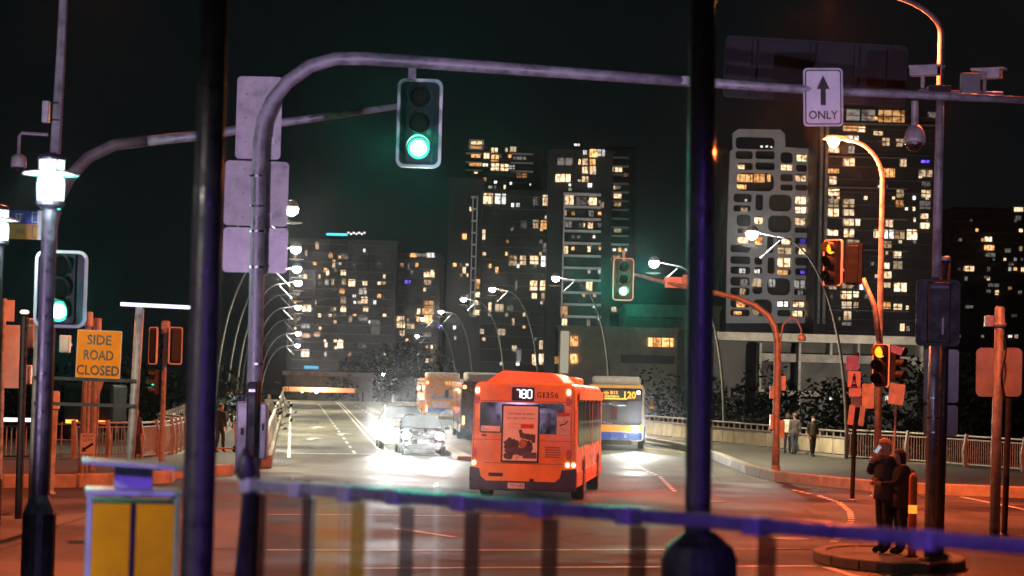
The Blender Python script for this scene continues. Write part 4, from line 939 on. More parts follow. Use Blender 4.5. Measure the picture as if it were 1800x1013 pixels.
# dark twin posts behind, keep-left sign
def kl():
    c = P(148,781,59.5); w, h = 0.38, 0.52; t = thing('keep_left_sign', 'small white keep left sign on an orange lit post', 'sign', (c.x, 60, 0.13))
    z = c.z-0.13
    MB().tube([(-0.04,0.06,0),(-0.02,0.06,z+1.85)], 0.05, 10).build('post', GALV, t)
    MB().prism([(x, q+z) for x, q in rr(-w/2,-h/2,w/2,h/2,0.03)], 0, 0.004).build('plate', ALU, t)
    MB().prism([(x, q+z) for x, q in rr(-w/2+0.008,-h/2+0.008,w/2-0.008,h/2-0.008,0.025)], -0.003, -0.0005).build('face', WHITES, t)
    txt('KEEP', 0.25, 0.07, (0,-0.004,z+0.19), INK, t); txt('LEFT', 0.25, 0.07, (0,-0.004,z+0.09), INK, t)
    ar = [(-0.15,-0.2),(-0.02,-0.19),(-0.055,-0.155),(0.15,-0.02),(0.115,0.035),(-0.09,-0.105),(-0.12,-0.07)]
    MB().prism([(x, q+z) for x, q in ar], -0.006, -0.0035).build('arrow', INK, t)
kl()
for px, yt, yb, lb in ((172,668,846,'thin steel post with an upturned triangular sign back beside the keep left sign'),):
    c = G(px-6, yb); t = thing('sign_post', lb, 'sign post', (c.x, c.y, 0.0)); H = P(px, yt, c.y).z
    MB().tube([(0,0,0),(0.05,0,H)], 0.025, 8).build('post', GALV, t)
    MB().prism([(-0.11,H),(0.17,H),(0.03,H-0.5)], -0.03, -0.026).build('sign', ALU, t)
# posts and banners at the far left
c = P(28,560,46)
t = thing('banner', 'pale hanging banner panel at the far left', 'banner', (P(20,690,46).x,46,0)); o0 = t.location.copy()
a, b_ = P(2,682,46)-o0, P(36,572,46)-o0; MB().box(((a.x+b_.x)/2,0,(a.z+b_.z)/2),(b_.x-a.x,0.03,b_.z-a.z)).build('cloth', mat('banner_cloth', (0.42,0.42,0.44), 0.8, var=0.3, scale=1.5), t)
a, b_ = P(8,565,46)-o0, P(26,528,46)-o0; MB().box(((a.x+b_.x)/2,0,(a.z+b_.z)/2),(b_.x-a.x,0.02,b_.z-a.z)).build('tab', MATS['banner_cloth'], t)
MB().tube([(P(6,690,46)-o0).x*Vector((1,0,0)), (P(8,525,46)-o0)], 0.04, 8).build('pole', GALV, t)
t = thing('slim_bollard_light', 'slim dark post with a small lit cap left of the green signal', 'lamp post', (P(40,690,44).x,44,0)); o0 = t.location.copy()
MB().tube([(0,0,0), P(43,556,44)-o0], 0.07, 10).build('post', DARKP, t)
MB().lathe([(0.06,0),(0.09,0.03),(0.06,0.07)], P(43,552,44)-o0, 12).build('cap', emit('cap_glow', (1.0,0.8,0.5), 0.6), t)
for px0, px1, y0, y1, d, lb in ((50,62,560,612,45,'small grey signal box beside the left lamp post'),(105,124,590,620,45,'violet box on the sign frame under the green signal'),(42,56,642,676,45,'lower violet box left of the sign frame')):
    a, b_ = P(px0,y1,d), P(px1,y0,d); c = (a+b_)/2; t = thing('equipment_box', lb, 'signal box', c)
    MB().box((0,0,0),(b_.x-a.x,0.2,b_.z-a.z)).build('housing', ALU, t, bevel=0.02); MB().box((0,-0.105,0),((b_.x-a.x)*0.7,0.012,(b_.z-a.z)*0.8)).build('door', ALU, t)
    MB().beam((0,0.1,0),(0,0.6,0),0.05,0.05).build('bracket', GALV, t)
for px, yt, d, lb in ((91,720,52,'slim orange lit pole behind the left lamp post'),(147,575,63,'thick orange lit pole behind the amber sign'),(163,585,66,'second orange lit pole behind the amber sign')):
    b0 = P(px-4, 845, d); t = thing('pole', lb, 'pole', (b0.x, d, 0.1)); H = P(px, yt, d).z-0.1
    MB().tube([(0,0,0),(0.05,0,H)], [0.1,0.085], 10).build('shaft', GALV, t)
    MB().lathe([(0.14,0),(0.14,0.04),(0.105,0.06)], (0,0,0), 10).build('flange', GALV, t)
    MB().lathe([(0.09,H),(0.12,H+0.02),(0.11,H+0.38),(0.08,H+0.4)], (0.05,0,0), 12).build('cap', ALU, t)

# ---- twin signal post on the left island
d = 72.0; b0 = G(283,820,0.15); d = b0.y
t = thing('signal_post', 'orange lit post with two signals seen from behind on the left island', 'mast', (b0.x, d, 0.13)); o0 = t.location.copy()
H = P(291,585,d)-o0
MB().tube([(0,0,0), Vector((H.x*0.5,0,H.z*0.45)), H], [0.085,0.075,0.065], 10).build('pole', GALV, t)
MB().lathe([(0.08,0),(0.13,0.02),(0.13,0.36),(0.09,0.4)], H+Vector((0,0,-0.05)), 12).build('terminal_cap', ALU, t)
for px, rz, lb, li in ((273,2.3,'signal facing away on the left side of the twin post',3),(307,3.6,'signal facing away on the right side of the twin post',3)):
    signal(lb, P(px,608,d), 0.42, 1.1, rz, lit=li, power=0, lens_r=0.1, spacing=0.3)
s_ = signal('small green pedestrian signal low on the twin post', P(270,672,d), 0.3, 0.5, -0.9, lit=1, glow=E_GREEND, power=0, board=False, lens_r=0.09, spacing=0.24)

# ---- mid-right orange mast with a small green signal
b0 = G(1363,832,0.15); d = b0.y
t = thing('signal_mast', 'orange lit mast arching left from the right kerb', 'mast', (b0.x, d, 0.13)); o0 = t.location.copy()
px_ = [(1364,760),(1366,640),(1366,600),(1362,575),(1350,555),(1328,538),(1298,525),(1262,516),(1210,506),(1150,492),(1118,483)]
pts = [Vector((0,0,0))]+[P(x,y,d+(1366-x)/248*1.0)-o0 for x, y in px_]
MB().tube(pts, [0.135,0.125,0.115,0.11,0.108,0.105,0.1,0.095,0.09,0.08,0.065,0.05], 12).build('pole', GALV, t, smooth=True)
MB().lathe([(0.3,0),(0.3,0.05),(0.16,0.08),(0.15,0.3)], (0,0,0), 12).build('base', GALV, t)
for px, py, w, h, nm2 in ((1377,674,8,26,'control_box'),(1357,690,8,22,'control_box'),(1374,755,9,32,'push_button_box'),(1356,742,6,26,'push_button_box')):
    p = P(px,py,d)-o0; MB().box((p.x,-0.02,p.z),(w*M(d),0.16,h*M(d))).build(nm2, ALU, t, bevel=0.015)
pts = [P(x,y,d)-o0 for x, y in ((1371,700),(1372,600),(1376,572),(1388,559),(1400,562),(1408,578),(1409,588))]
MB().tube(pts, 0.03, 8).build('gooseneck', GALV, t, smooth=True)
MB().lathe([(0.05,0.12),(0.14,0.02),(0.15,-0.12),(0.1,-0.14)], P(1409,592,d)-o0, 12).build('lantern', ALU, t, smooth=True)
MB().box(P(1190,497,d+0.8)-o0+Vector((0,-0.06,0)),(0.8,0.06,0.36)).build('sign_board', WHITEP, t, bevel=0.01)
MB().box(P(1204,492,d+0.8)-o0+Vector((0,-0.12,0)),(0.16,0.2,0.3)).build('bracket', GALV, t)
c = P(1096,491,d+1.0)
sig = signal('small green traffic signal with an orange lit border at the tip of the orange mast', c, 0.70, 1.42, 0.05, lens_r=0.15, spacing=0.40, power=750)
MB().beam((0,0.1,0.6),(0,0.1,0.98),0.09,0.09).build('hanger', GALV, sig); MB().beam((0,0.12,0.2),(0.5,0.12,0.15),0.08,0.08).build('hanger', GALV, sig)

# ---- signals and signs around the sodium lamp pole
d = 64.0
signal('signal turned left glowing amber in front of the dark tower pier', P(1461,462,d), 0.66, 1.25, -0.85, lit=0, glow=E_AMBER, power=6, col=(1,0.25,0.03), lens_r=0.15, spacing=0.38)
signal('signal turned left glowing amber low on the street lamp pole', P(1547,643,d), 0.50, 1.15, -0.6, lit=0, glow=E_AMBER, power=6, col=(1,0.25,0.03), lens_r=0.15, spacing=0.36)
signal('unlit signal seen edge-on beside the low amber signal', P(1577,640,d), 0.42, 1.0, 0.9, lit=3, power=0, lens_r=0.12, spacing=0.3, board=False)
signal('unlit dark signal between the tower pier and the lamp pole', P(1502,465,d), 0.5, 1.1, 2.6, lit=3, power=0, lens_r=0.12, spacing=0.32, border=BLACKP)
t = thing('signal_bracket', 'forked bracket branching left from the street lamp pole', 'bracket', P(1545,560,64.8)); o0 = t.location.copy()
MB().tube([P(1545,600,64.8)-o0, P(1538,540,64.8)-o0, P(1516,490,64.8)-o0], 0.075, 10).build('branch', GALV, t, smooth=True)
MB().tube([P(1516,492,64.8)-o0, P(1470,470,64.4)-o0], 0.04, 8).build('arm', GALV, t)
def plate(name, label, px0, py0, px1, py1, d, m, rz=0.0, ry=0.0, text=None, post=None):
    a, b_ = P(px0,py1,d), P(px1,py0,d); c = (a+b_)/2; w, h = b_.x-a.x, b_.z-a.z
    t = thing(name, label, 'sign', c, rz); t.rotation_euler = (0, ry, rz)
    MB().prism(rr(-w/2,-h/2,w/2,h/2,0.03), 0, 0.006).build('panel', m, t)
    MB().box((0,0.03,0),(0.05,0.05,h*0.9)).build('bracket', GALV, t)
    return t, w, h
PINK = mat('pink_sign', (0.62,0.42,0.46), 0.5, var=0.15)
t, w, h = plate('pedestrian_sign', 'pink tinted pedestrian sign with a walking figure on the black post', 1490,653,1513,681, 62, PINK)
MB().lathe([(0.001,-0.03),(0.03,0),(0.001,0.03)], (0,-0.012,0.13), 8).build('figure_head', INK, t)
MB().prism([(-0.03,0.09),(0.03,0.09),(0.045,0.0),(0.02,0.0),(0.06,-0.1),(0.035,-0.1),(0,-0.02),(-0.035,-0.1),(-0.06,-0.1),(-0.02,0.0),(-0.045,0.0)], -0.006, -0.001).build('figure', INK, t)
MB().prism([(-0.09,-0.18),(0.09,-0.18),(0.05,-0.12),(-0.05,-0.12)], -0.006, -0.001).build('symbol', INK, t)
plate('sign_plate', 'narrow pink plate under the pedestrian sign', 1492,683,1514,697, 62, PINK)
plate('sign_plate', 'orange lit blank plate under the narrow pink plate', 1496,698,1514,716, 62.2, ALU)
plate('sign_plate', 'large orange lit blank plate left of the lamp pole', 1515,675,1537,718, 63.5, ALU)
plate('sign_plate', 'slanted orange lit plate right of the lamp pole', 1562,675,1590,711, 63, ALU, ry=0.12)
plate('sign_plate', 'small tilted violet sign above the slanted plate', 1566,609,1587,622, 62.5, mat('violet_sign', (0.30,0.22,0.62), 0.5), ry=0.35)
plate('sign_plate', 'left hanging slat under the sign cluster', 1491,712,1502,747, 62, PINK, ry=0.1)
plate('sign_plate', 'right hanging slat under the sign cluster', 1510,714,1520,749, 62, ALU, ry=0.1)
plate('sign_plate', 'violet box plate at the foot of the first curved lamp', 1487,626,1510,651, 62, mat('violet_sign2', (0.28,0.2,0.5), 0.5))
for px, yt, yb, d, lb in ((1506,650,775,62.3,'black post carrying the pink pedestrian sign'),(1576,711,770,63.2,'thin grey post carrying the slanted plate')):
    b0 = P(px-6, yb, d); t = thing('sign_post', lb, 'sign post', (b0.x, d, 0.0)); H = P(px, yt-30, d).z
    MB().tube([(0,0,0),(P(px,yt,d).x-b0.x,0,H)], 0.06 if px < 1550 else 0.03, 8).build('post', BLACKP if px < 1550 else GALV, t)
    MB().lathe([(0.1,0),(0.1,0.03),(0.06,0.05)], (0,0,0), 10).build('flange', GALV, t)

# ---- near camera pole on the couple's island
d = 36.6
t = thing('camera_pole', 'tall grey pole on the traffic island carrying cameras and sign backs', 'pole', (P(1634,985,d).x, d, 0.13)); o0 = t.location.copy()
MB().tube([(0,0,0), P(1640,700,d)-o0, P(1646,487,d)-o0], [0.092,0.085,0.08], 14).build('lower_pole', mat('worn_steel', (0.30,0.30,0.31), 0.35, 0.5, var=0.35, scale=4), t, smooth=True)
MB().tube([P(1646,490,d)-o0, P(1650,300,d)-o0, P(1653,150,d)-o0], [0.072,0.066,0.06], 14).build('upper_pole', GALV, t, smooth=True)
MB().lathe([(0.16,0),(0.16,0.04),(0.1,0.07)], (0,0,0), 14).build('flange', GALV, t)
for y in (700,735,760): MB().lathe([(0.09,-0.012),(0.09,0.012)], P(1639,y,d)-o0, 14).build('clamp_band', CHROME, t)
MB().beam(P(1612,165,d)-o0+Vector((0,-0.1,0)), P(1760,170,d)-o0+Vector((0,-0.1,0)), 0.14, 0.10).build('crossarm', mat('violet_grey_steel', (0.2,0.18,0.24), 0.5, 0.3), t, bevel=0.01)
MB().box(P(1648,165,d)-o0+Vector((0,-0.1,0)), (0.34,0.2,0.2)).build('bracket', BLACKP, t, bevel=0.01)
MB().box(P(1700,157,d)-o0+Vector((0,-0.24,0)), (0.29,0.14,0.42)).build('junction_box', mat('putty_box', (0.22,0.21,0.20), 0.6, var=0.15), t, bevel=0.015)
t2 = thing('dark_pole', 'dark pole with an orange tip standing just behind the camera pole', 'pole', (P(1650,985,37.2).x, 37.2, 0.13)); o1 = t2.location.copy()
MB().tube([(0,0,0), P(1658,700,37.2)-o1, P(1663,458,37.2)-o1], 0.072, 12).build('shaft', DARKP, t2, smooth=True)
MB().lathe([(0.14,0),(0.14,0.05),(0.09,0.08)], (0,0,0), 12).build('flange', DARKP, t2)
MB().lathe([(0.075,-0.02),(0.075,0.03),(0.03,0.05)], P(1663,456,37.2)-o1, 12).build('cap', ALU, t2)
def box_camera(label, px, py, rz):
    c = P(px,py,d); t = thing('box_camera', label, 'camera', c, rz)
    MB().prism(rr(-0.085,-0.075,0.085,0.075,0.02), -0.20, 0.24).build('housing', ALU, t, bevel=0.01)
    MB().prism(rr(-0.095,0.055,0.095,0.088,0.012), -0.27, 0.25).build('sunshield', ALU, t)
    MB().prism(rr(-0.07,-0.06,0.07,0.06,0.015), -0.205, -0.198).build('window', DGLASS, t)
    MB().beam((0,0.05,-0.07),(0,0.05,-0.26),0.04,0.05).build('mount', GALV, t)
box_camera('boxy traffic camera on the left of the crossarm', 1628,125, 1.1)
box_camera('boxy traffic camera on the right end of the crossarm', 1737,130, 1.1)
t = thing('dome_camera', 'large violet lit dome camera hanging from the crossarm', 'camera', P(1608,243,d)); o0 = t.location.copy()
MB().tube([P(1608,178,d)-o0, P(1608,222,d)-o0], 0.055, 12).build('stem', ALU, t)
MB().lathe([(0.05,0.20),(0.10,0.17),(0.145,0.09),(0.165,0.0),(0.17,-0.06),(0.15,-0.075)], (0,0,0), 20).build('hood', ALU, t, smooth=True)
MB().lathe([(0.135,-0.075),(0.13,-0.13),(0.09,-0.19),(0.02,-0.21)], (0,0,0), 20).build('dome', DGLASS, t, smooth=True)
MB().lathe([(0.145,-0.07),(0.15,-0.10),(0.14,-0.105),(0.135,-0.075)], (0,0,0), 20).build('rim', CHROME, t, smooth=True)
a, b_ = P(1610,608,d-0.3), P(1690,492,d-0.3); c = (a+b_)/2; w, h = b_.x-a.x, b_.z-a.z
t = thing('signal_backboard', 'large black signal backboard on the camera pole seen from behind', 'traffic light', c+Vector((0,0.05,0)))
MB().prism(rr(-w/2,-h/2,w/2,h/2,0.08), 0, 0.02).build('backboard', BLACKP, t); MB().prism(rr(-w*0.25,-h*0.45,w*0.25,h*0.45,0.04), -0.12, 0.0).build('housing', BLACKP, t, bevel=0.015)
MB().box((0,-0.125,h*0.38),(w*0.4,0.015,0.04)).build('hinge', mat('violet_grey', (0.12,0.1,0.16), 0.5), t); MB().box((0.05,-0.13,-h*0.2),(0.03,0.02,0.25)).build('latch', GALV, t)
PALE = mat('pale_sign_back', (0.66,0.72,0.74), 0.6, 0.0, var=0.2, scale=3)
sign_back('upper pale blue sign back behind the camera pole', 1623,615,1686,707, 37.35, m=PALE, band=False)
sign_back('lower pale blue sign back behind the camera pole', 1623,713,1684,766, 37.35, m=PALE, band=False)
# ---- far right pole with tan sign backs
b0 = G(1748,952); d = b0.y
t = thing('signal_pole', 'orange capped pole at the far right with wrapped cables', 'pole', (b0.x, d, 0.0)); o0 = t.location.copy()
MB().tube([(0,0,0), P(1752,750,d)-o0, P(1757,572,d)-o0], [0.10,0.095,0.09], 12).build('shaft', GALV, t, smooth=True)
MB().lathe([(0.15,0),(0.15,0.05),(0.1,0.08)], (0,0,0), 12).build('flange', GALV, t)
MB().lathe([(0.09,-0.03),(0.125,0.0),(0.125,0.05),(0.10,0.06),(0.09,0.33),(0.06,0.36)], P(1757,573,d)-o0, 14).build('terminal_cap', ALU, t, smooth=True)
MB().box(P(1746,565,d)-o0+Vector((-0.08,0,0)),(0.16,0.14,0.2)).build('bracket', ALU, t, bevel=0.01)
cp_ = [P(1762+4*math.sin(i*0.9),590+i*14,d)-o0+Vector((0.0,-0.13,0)) for i in range(9)]
MB().tube(cp_, 0.018, 6).build('cable', BLACKP, t)
sign_back('tan rounded sign back on the left of the far right pole', 1715,612,1752,697, d+0.15, m=mat('tan_sign_back', (0.44,0.38,0.34), 0.6, 0.1, var=0.2, scale=3), band=False, r=0.1)
sign_back('tan rounded sign back on the right of the far right pole', 1763,612,1797,697, d+0.15, m=MATS['tan_sign_back'], band=False, r=0.1)
t = thing('slim_pole', 'slim dark pole just right of the far right pole', 'pole', (P(1766,900,d+2).x, d+2, 0.0)); MB().tube([(0,0,0),(0.05,0,P(1768,700,d+2).z)], 0.06, 10).build('shaft', DARKP, t); MB().lathe([(0.1,0),(0.1,0.03),(0.06,0.05)], (0,0,0), 10).build('flange', DARKP, t)
# glowing orange bollard beside the couple
b0 = P(1603,965,37.5)
t = thing('lit_bollard', 'orange glowing bollard beside the embracing couple', 'bollard', (b0.x, 37.5, 0.13)); H = P(1606,832,37.5).z-0.13
MB().lathe([(0.066,0),(0.066,H-0.08),(0.05,H-0.02),(0.015,H)], (0,0,0), 14).build('body', mat('bollard_orange', (0.85,0.22,0.03), 0.4, var=0.1), t, smooth=True)
MB().lathe([(0.068,H*0.52),(0.068,H*0.62)], (0,0,0), 14).build('glow_band', emit('bollard_glow', (1.0,0.30,0.03), 0.35), t, smooth=True)  # band glows by its own emission
MB().lathe([(0.1,0),(0.1,0.025),(0.07,0.03)], (0,0,0), 14).build('base', BLACKP, t)
print('street furniture done')

# ================================================================== VEHICLES
def wheel(parent, x, y, r, w, outer):
    o = MB().lathe([(r*0.62,-w/2),(r*0.94,-w/2),(r,-w/2+0.04),(r,w/2-0.04),(r*0.94,w/2),(r*0.62,w/2)], (0,0,0), 24).build('wheel', RUBBER, parent)
    o.rotation_euler = (0,PI/2,0); o.location = (x,y,r)
    MB().lathe([(0.05,-w/2-0.03),(r*0.2,-w/2-0.02),(r*0.58,-w/2+0.05),(r*0.62,-w/2-0.005),(r*0.62,w/2+0.005),(r*0.58,w/2-0.05),(r*0.2,w/2+0.02),(0.05,w/2+0.03)], (0,0,0), 20).build('rim', GALV, o)
def bus(label, loc, rz, L, paint_m, roof_m, skirt_m, name='city_bus', W_=2.5, top=2.78):
    t = thing(name, label, 'bus', loc, rz, 'buses on the bridge')
    ring = rr(-W_/2, 0.36, W_/2, top, 0.17, 5)
    def shape(k, dz=0):
        return [(x*k*(1-0.022*max(0,(z-1.2))**1.5), z if z < 1 else 1+(z-1)*(1-(1-k)*0.6)+dz) for x, z in ring]
    b = MB(); n = len(ring); ks = [(-L/2,0.955),(-L/2+0.03,0.985),(-L/2+0.12,1.0),(L/2-0.35,1.0),(L/2-0.12,0.98),(L/2,0.93)]
    for y, k in ks: b.v += [(x, y, z) for x, z in shape(k)]
    for i in range(len(ks)-1):
        for j in range(n): b.f.append([i*n+j, i*n+(j+1) % n, (i+1)*n+(j+1) % n, (i+1)*n+j])
    b.f.append(list(range(n))); b.f.append([(len(ks)-1)*n+j for j in range(n)][::-1])
    b.build('body', paint_m, t)
    for s in (-1, 1):
        npan = 7; y0, y1 = -L/2+0.75, L/2-0.9; dy = (y1-y0)/npan
        for i in range(npan):
            ya, yb = y0+dy*i+0.03, y0+dy*(i+1)-0.03
            xa, xb = s*(W_/2+0.004), s*(W_/2*(1-0.022*1.15**1.5)+0.004)
            MB().add([(xa,ya,1.32),(xa,yb,1.32),(xb,yb,2.36),(xb,ya,2.36)], [(0,1,2,3)]).build('window', DGLASS, t)
        MB().box((s*(W_/2+0.004), 0, 0.55), (0.02, L-0.5, 0.34)).build('skirt', skirt_m, t)
        for yy in (-L/2+3.0, L/2-2.5):
            MB().add([(s*(W_/2+0.018), yy+0.62*math.cos(a), 0.40+0.66*math.sin(a)) for a in [PI*i/12 for i in range(13)]], [tuple(range(13))]).build('wheel_arch', BLACKP, t)
            wheel(t, s*(W_/2-0.12), yy, 0.48, 0.3, s)
        MB().beam((s*(W_/2+0.0),L/2-0.1,2.35),(s*(W_/2+0.28),L/2+0.22,2.25),0.04,0.04).build('mirror_arm', BLACKP, t)
        MB().box((s*(W_/2+0.3),L/2+0.22,2.05),(0.2,0.09,0.4)).build('mirror', BLACKP, t, bevel=0.03)
    return t
def seven(t, s, x, z, h, m, y):
    """seven-segment numerals built from separate strokes joined per digit"""
    seg = {'0':'abcdef','1':'bc','2':'abdeg','3':'abcdg','5':'acdfg','6':'acdefg','7':'abc','8':'abcdefg','9':'abcdfg'}
    w = h*0.5; th = h*0.15
    for k, ch in enumerate(s):
        b = MB(); cx = x+(k-(len(s)-1)/2)*w*1.42
        pos = {'a':(0,h/2,1),'g':(0,0,1),'d':(0,-h/2,1),'b':(w/2,h/4,0),'c':(w/2,-h/4,0),'f':(-w/2,h/4,0),'e':(-w/2,-h/4,0)}
        for q in seg[ch]:
            dx, dz, hor = pos[q]; b.box((cx+dx,y,z+dz),(w-th*0.9 if hor else th, 0.006, th if hor else h/2-th*0.4))
        b.build('digit', m, t)
ORANGE = mat('orange_bus_paint', (0.84,0.34,0.042), 0.34, var=0.2, scale=1.1, coat=0.3, rvar=0.2, detail=10)
SALMON = mat('salmon_roof', (0.78,0.30,0.20), 0.5, var=0.12, scale=1.5)
NAVY = mat('navy_bumper', (0.03,0.025,0.12), 0.4, var=0.3)
GREYR = mat('grey_roof', (0.46,0.45,0.44), 0.6, var=0.15)
E_LAMP = emit('marker_lamp_glow', (1.0,0.42,0.22), 1.1)
E_LED7 = emit('led_digit_glow', (0.85,0.92,1.0), 0.5); E_LEDA = emit('amber_digit_glow', (1.0,0.42,0.03), 0.6)
AMBD = mat('amber_reflector', (0.45,0.09,0.01), 0.3, var=0.1)
PINKP = mat('poster_pink', (0.88,0.84,0.88), 0.5, var=0.08, scale=2)
# ---- hero bus
rz = -0.088; fwd = Vector((math.sin(0.088), math.cos(0.088), 0)); L = 12.0
rear = P(918, 870, 56.0); rear.z = 0
t = bus('orange city bus driving away in the middle of the junction', rear+fwd*L/2, rz, L, ORANGE, SALMON, mat('faded_orange_skirt', (0.62,0.25,0.16), 0.5, var=0.2), W_=2.46)
y = -L/2-0.004
def on(name, x0, z0, x1, z1, m, th=0.008, r=0.03, lift=0.0, parent=None):
    return MB().prism(rr(x0,z0,x1,z1,min(r,(x1-x0)/2.1,(z1-z0)/2.1)), y-lift-th, y-lift).build(name, m, parent or t)
on('rear_window', -1.03, 1.60, 0.93, 2.31, DGLASS, 0.008, 0.06)
d_ = on('route_display', -0.30, 2.36, 0.22, 2.67, BLACKP, 0.02, 0.03)
seven(t, '780', -0.02, 2.515, 0.19, E_LED7, y-0.026)
BRN = mat('brown_numerals', (0.10,0.03,0.015), 0.5)
for ch_, x_, w_ in (('G',0.335,0.10),('1',0.44,0.035),('3',0.53,0.085),('5',0.635,0.085),('6',0.74,0.085)): txt(ch_, w_, 0.135, (x_, y-0.004, 2.50), BRN, t, bold=0.01)
on('advert_frame', -0.52, 0.93, 0.36, 2.27, BLACKP, 0.012, 0.02, 0.009)
ad = on('advert_panel', -0.48, 0.97, 0.32, 2.23, PINKP, 0.006, 0.01, 0.022)
yy = y-0.031
txt('Can I feed my kitten', 0.62, 0.062, (-0.07, yy, 2.05), mat('poster_text', (0.14,0.03,0.05), 0.5), ad); txt("last night's left overs?", 0.66, 0.062, (-0.07, yy, 1.95), MATS['poster_text'], ad)
for o_ in [o_ for o_ in COL.objects if o_.parent is ad and o_.name.startswith('lettering')]: o_['kind'] = 'stuff'
MB().ring([(x,z) for x, z in rr(-0.36,1.72,-0.08,1.82,0.008)], rr(-0.352,1.728,-0.088,1.812,0.006), yy-0.002, yy+0.002).build('search_box', mat('poster_red', (0.75,0.10,0.06), 0.5), ad)
on('search_button', -0.07, 1.715, 0.24, 1.825, mat('poster_button', (0.80,0.16,0.06), 0.5), 0.003, 0.01, 0.0285, ad)
txt('PETBARN', 0.25, 0.055, (0.085, yy-0.004, 1.77), mat('poster_dark_red', (0.28,0.03,0.02), 0.5), ad)
FUR = mat('poster_brown', (0.075,0.035,0.035), 0.7, var=0.6, scale=14); FUR2 = mat('poster_tan', (0.42,0.20,0.14), 0.7, var=0.5, scale=12); DKV = mat('poster_plum', (0.10,0.045,0.075), 0.6, var=0.4, scale=9)
def blob(cx, cz, rx, rz_, m, jag=0.18, n=26, lift=0.0, name='printed_shape', sd=0):
    rnd = random.Random(sd); pts = [(cx+rx*math.cos(2*PI*i/n)*(1+rnd.uniform(-jag,jag)), cz+rz_*math.sin(2*PI*i/n)*(1+rnd.uniform(-jag,jag))) for i in range(n)]
    MB().prism(pts, yy-0.002-lift, yy+0.002).build(name, m, ad)
MB().prism([(-0.12,1.68),(-0.05,1.70),(-0.02,1.61),(0.27,1.58),(0.27,1.40),(0.20,1.38),(0.18,1.44),(-0.08,1.50)], yy-0.002, yy+0.002).build('printed_shape', DKV, ad)
blob(-0.28, 1.32, 0.19, 0.17, FUR, sd=1); blob(-0.02, 1.37, 0.10, 0.10, FUR2, 0.1, lift=0.001, sd=2); blob(0.10, 1.30, 0.12, 0.15, FUR, sd=3, lift=0.0005)
blob(-0.10, 1.18, 0.32, 0.10, DKV, sd=4, lift=0.0008); blob(-0.16, 1.05, 0.09, 0.07, mat('poster_white', (0.75,0.66,0.64), 0.5), 0.1, sd=5, lift=0.002); blob(-0.33, 1.08, 0.13, 0.08, FUR, sd=6, lift=0.001)
MB().prism([(-0.05,1.16),(0.31,1.17),(0.31,1.03),(0.0,1.03)], yy-0.004, yy+0.002).build('printed_shape', mat('poster_blue_grey', (0.10,0.09,0.14), 0.5), ad)
n_ = on('notice', 0.76, 1.60, 1.06, 2.02, mat('notice_white', (0.62,0.58,0.55), 0.5), 0.003, 0.01, 0.009); on('notice_band', 0.76, 2.03, 1.06, 2.10, mat('notice_red', (0.5,0.04,0.03), 0.5), 0.003, 0.01, 0.009)
MB().prism([(0.82,1.82),(0.95,1.86),(1.0,1.93),(1.02,1.92),(0.97,1.84),(0.83,1.79)], y-0.014, y-0.0125).build('notice_symbol', INK, n_)
on('window_sticker', -1.0, 1.63, -0.55, 1.76, mat('sticker_white', (0.75,0.74,0.72), 0.5), 0.003, 0.02, 0.009)
for s, z0 in ((-1.10,2.50),(1.02,2.50)):
    on('marker_lamp', s-0.05, z0, s+0.05, z0+0.15, E_LAMP, 0.02, 0.05); on('reflector', s-0.06, z0-0.24, s+0.06, z0-0.04, AMBD, 0.02, 0.06)
for s in (-1.13, 1.06):
    on('indicator', s-0.06, 1.02, s+0.06, 1.25, AMBD, 0.02, 0.06)
for x_ in (-1.14, 1.03, 1.17): on('tail_lamp', x_-0.05, 0.84, x_+0.05, 0.96, E_LAMP, 0.02, 0.05)
SEAM = mat('panel_seam', (0.22,0.05,0.01), 0.7)
on('panel_seam', -1.18, 1.435, -0.53, 1.447, SEAM, 0.003, 0.004); on('panel_seam', 0.37, 1.435, 1.16, 1.447, SEAM, 0.003, 0.004)
on('engine_hatch', -0.95, 0.98, -0.56, 1.40, ORANGE, 0.004, 0.03); on('engine_hatch', 0.40, 0.98, 0.95, 1.40, ORANGE, 0.004, 0.03)
b = MB().prism([(-1.235,0.28),(1.235,0.28),(1.24,0.82),(0.90,0.78),(0.86,0.60),(0.74,0.50),(-0.86,0.50),(-0.98,0.60),(-1.02,0.78),(-1.24,0.82)], y-0.05, y+0.12); b.build('bumper', NAVY, t, bevel=0.02)
o = on('number_plate', -0.34, 0.33, 0.05, 0.46, mat('plate_white', (0.66,0.66,0.72), 0.4), 0.006, 0.01, 0.052)
txt('350 LAJ', 0.30, 0.075, (-0.145, y-0.061, 0.395), mat('plate_ink', (0.05,0.05,0.09), 0.5), t)
on('grille', -0.80, 0.60, -0.46, 0.68, BLACKP, 0.01, 0.02); on('tow_hook', 0.16, 0.50, 0.26, 0.56, BLACKP, 0.06, 0.01)
for i_ in range(5): on('vent_slat', 0.50, 1.06+0.055*i_, 0.86, 1.085+0.055*i_, SEAM, 0.006, 0.008, 0.005)
for x_ in (-1.16, 1.10): on('panel_seam', x_-0.006, 0.86, x_+0.006, 2.68, SEAM, 0.002, 0.004)
on('panel_seam', -1.1, 2.335, 1.05, 2.347, SEAM, 0.003, 0.004); on('panel_seam', -0.9, 0.90, 0.95, 0.912, SEAM, 0.003, 0.004)
on('handle', -0.98, 1.52, -0.86, 1.555, BLACKP, 0.02, 0.01)
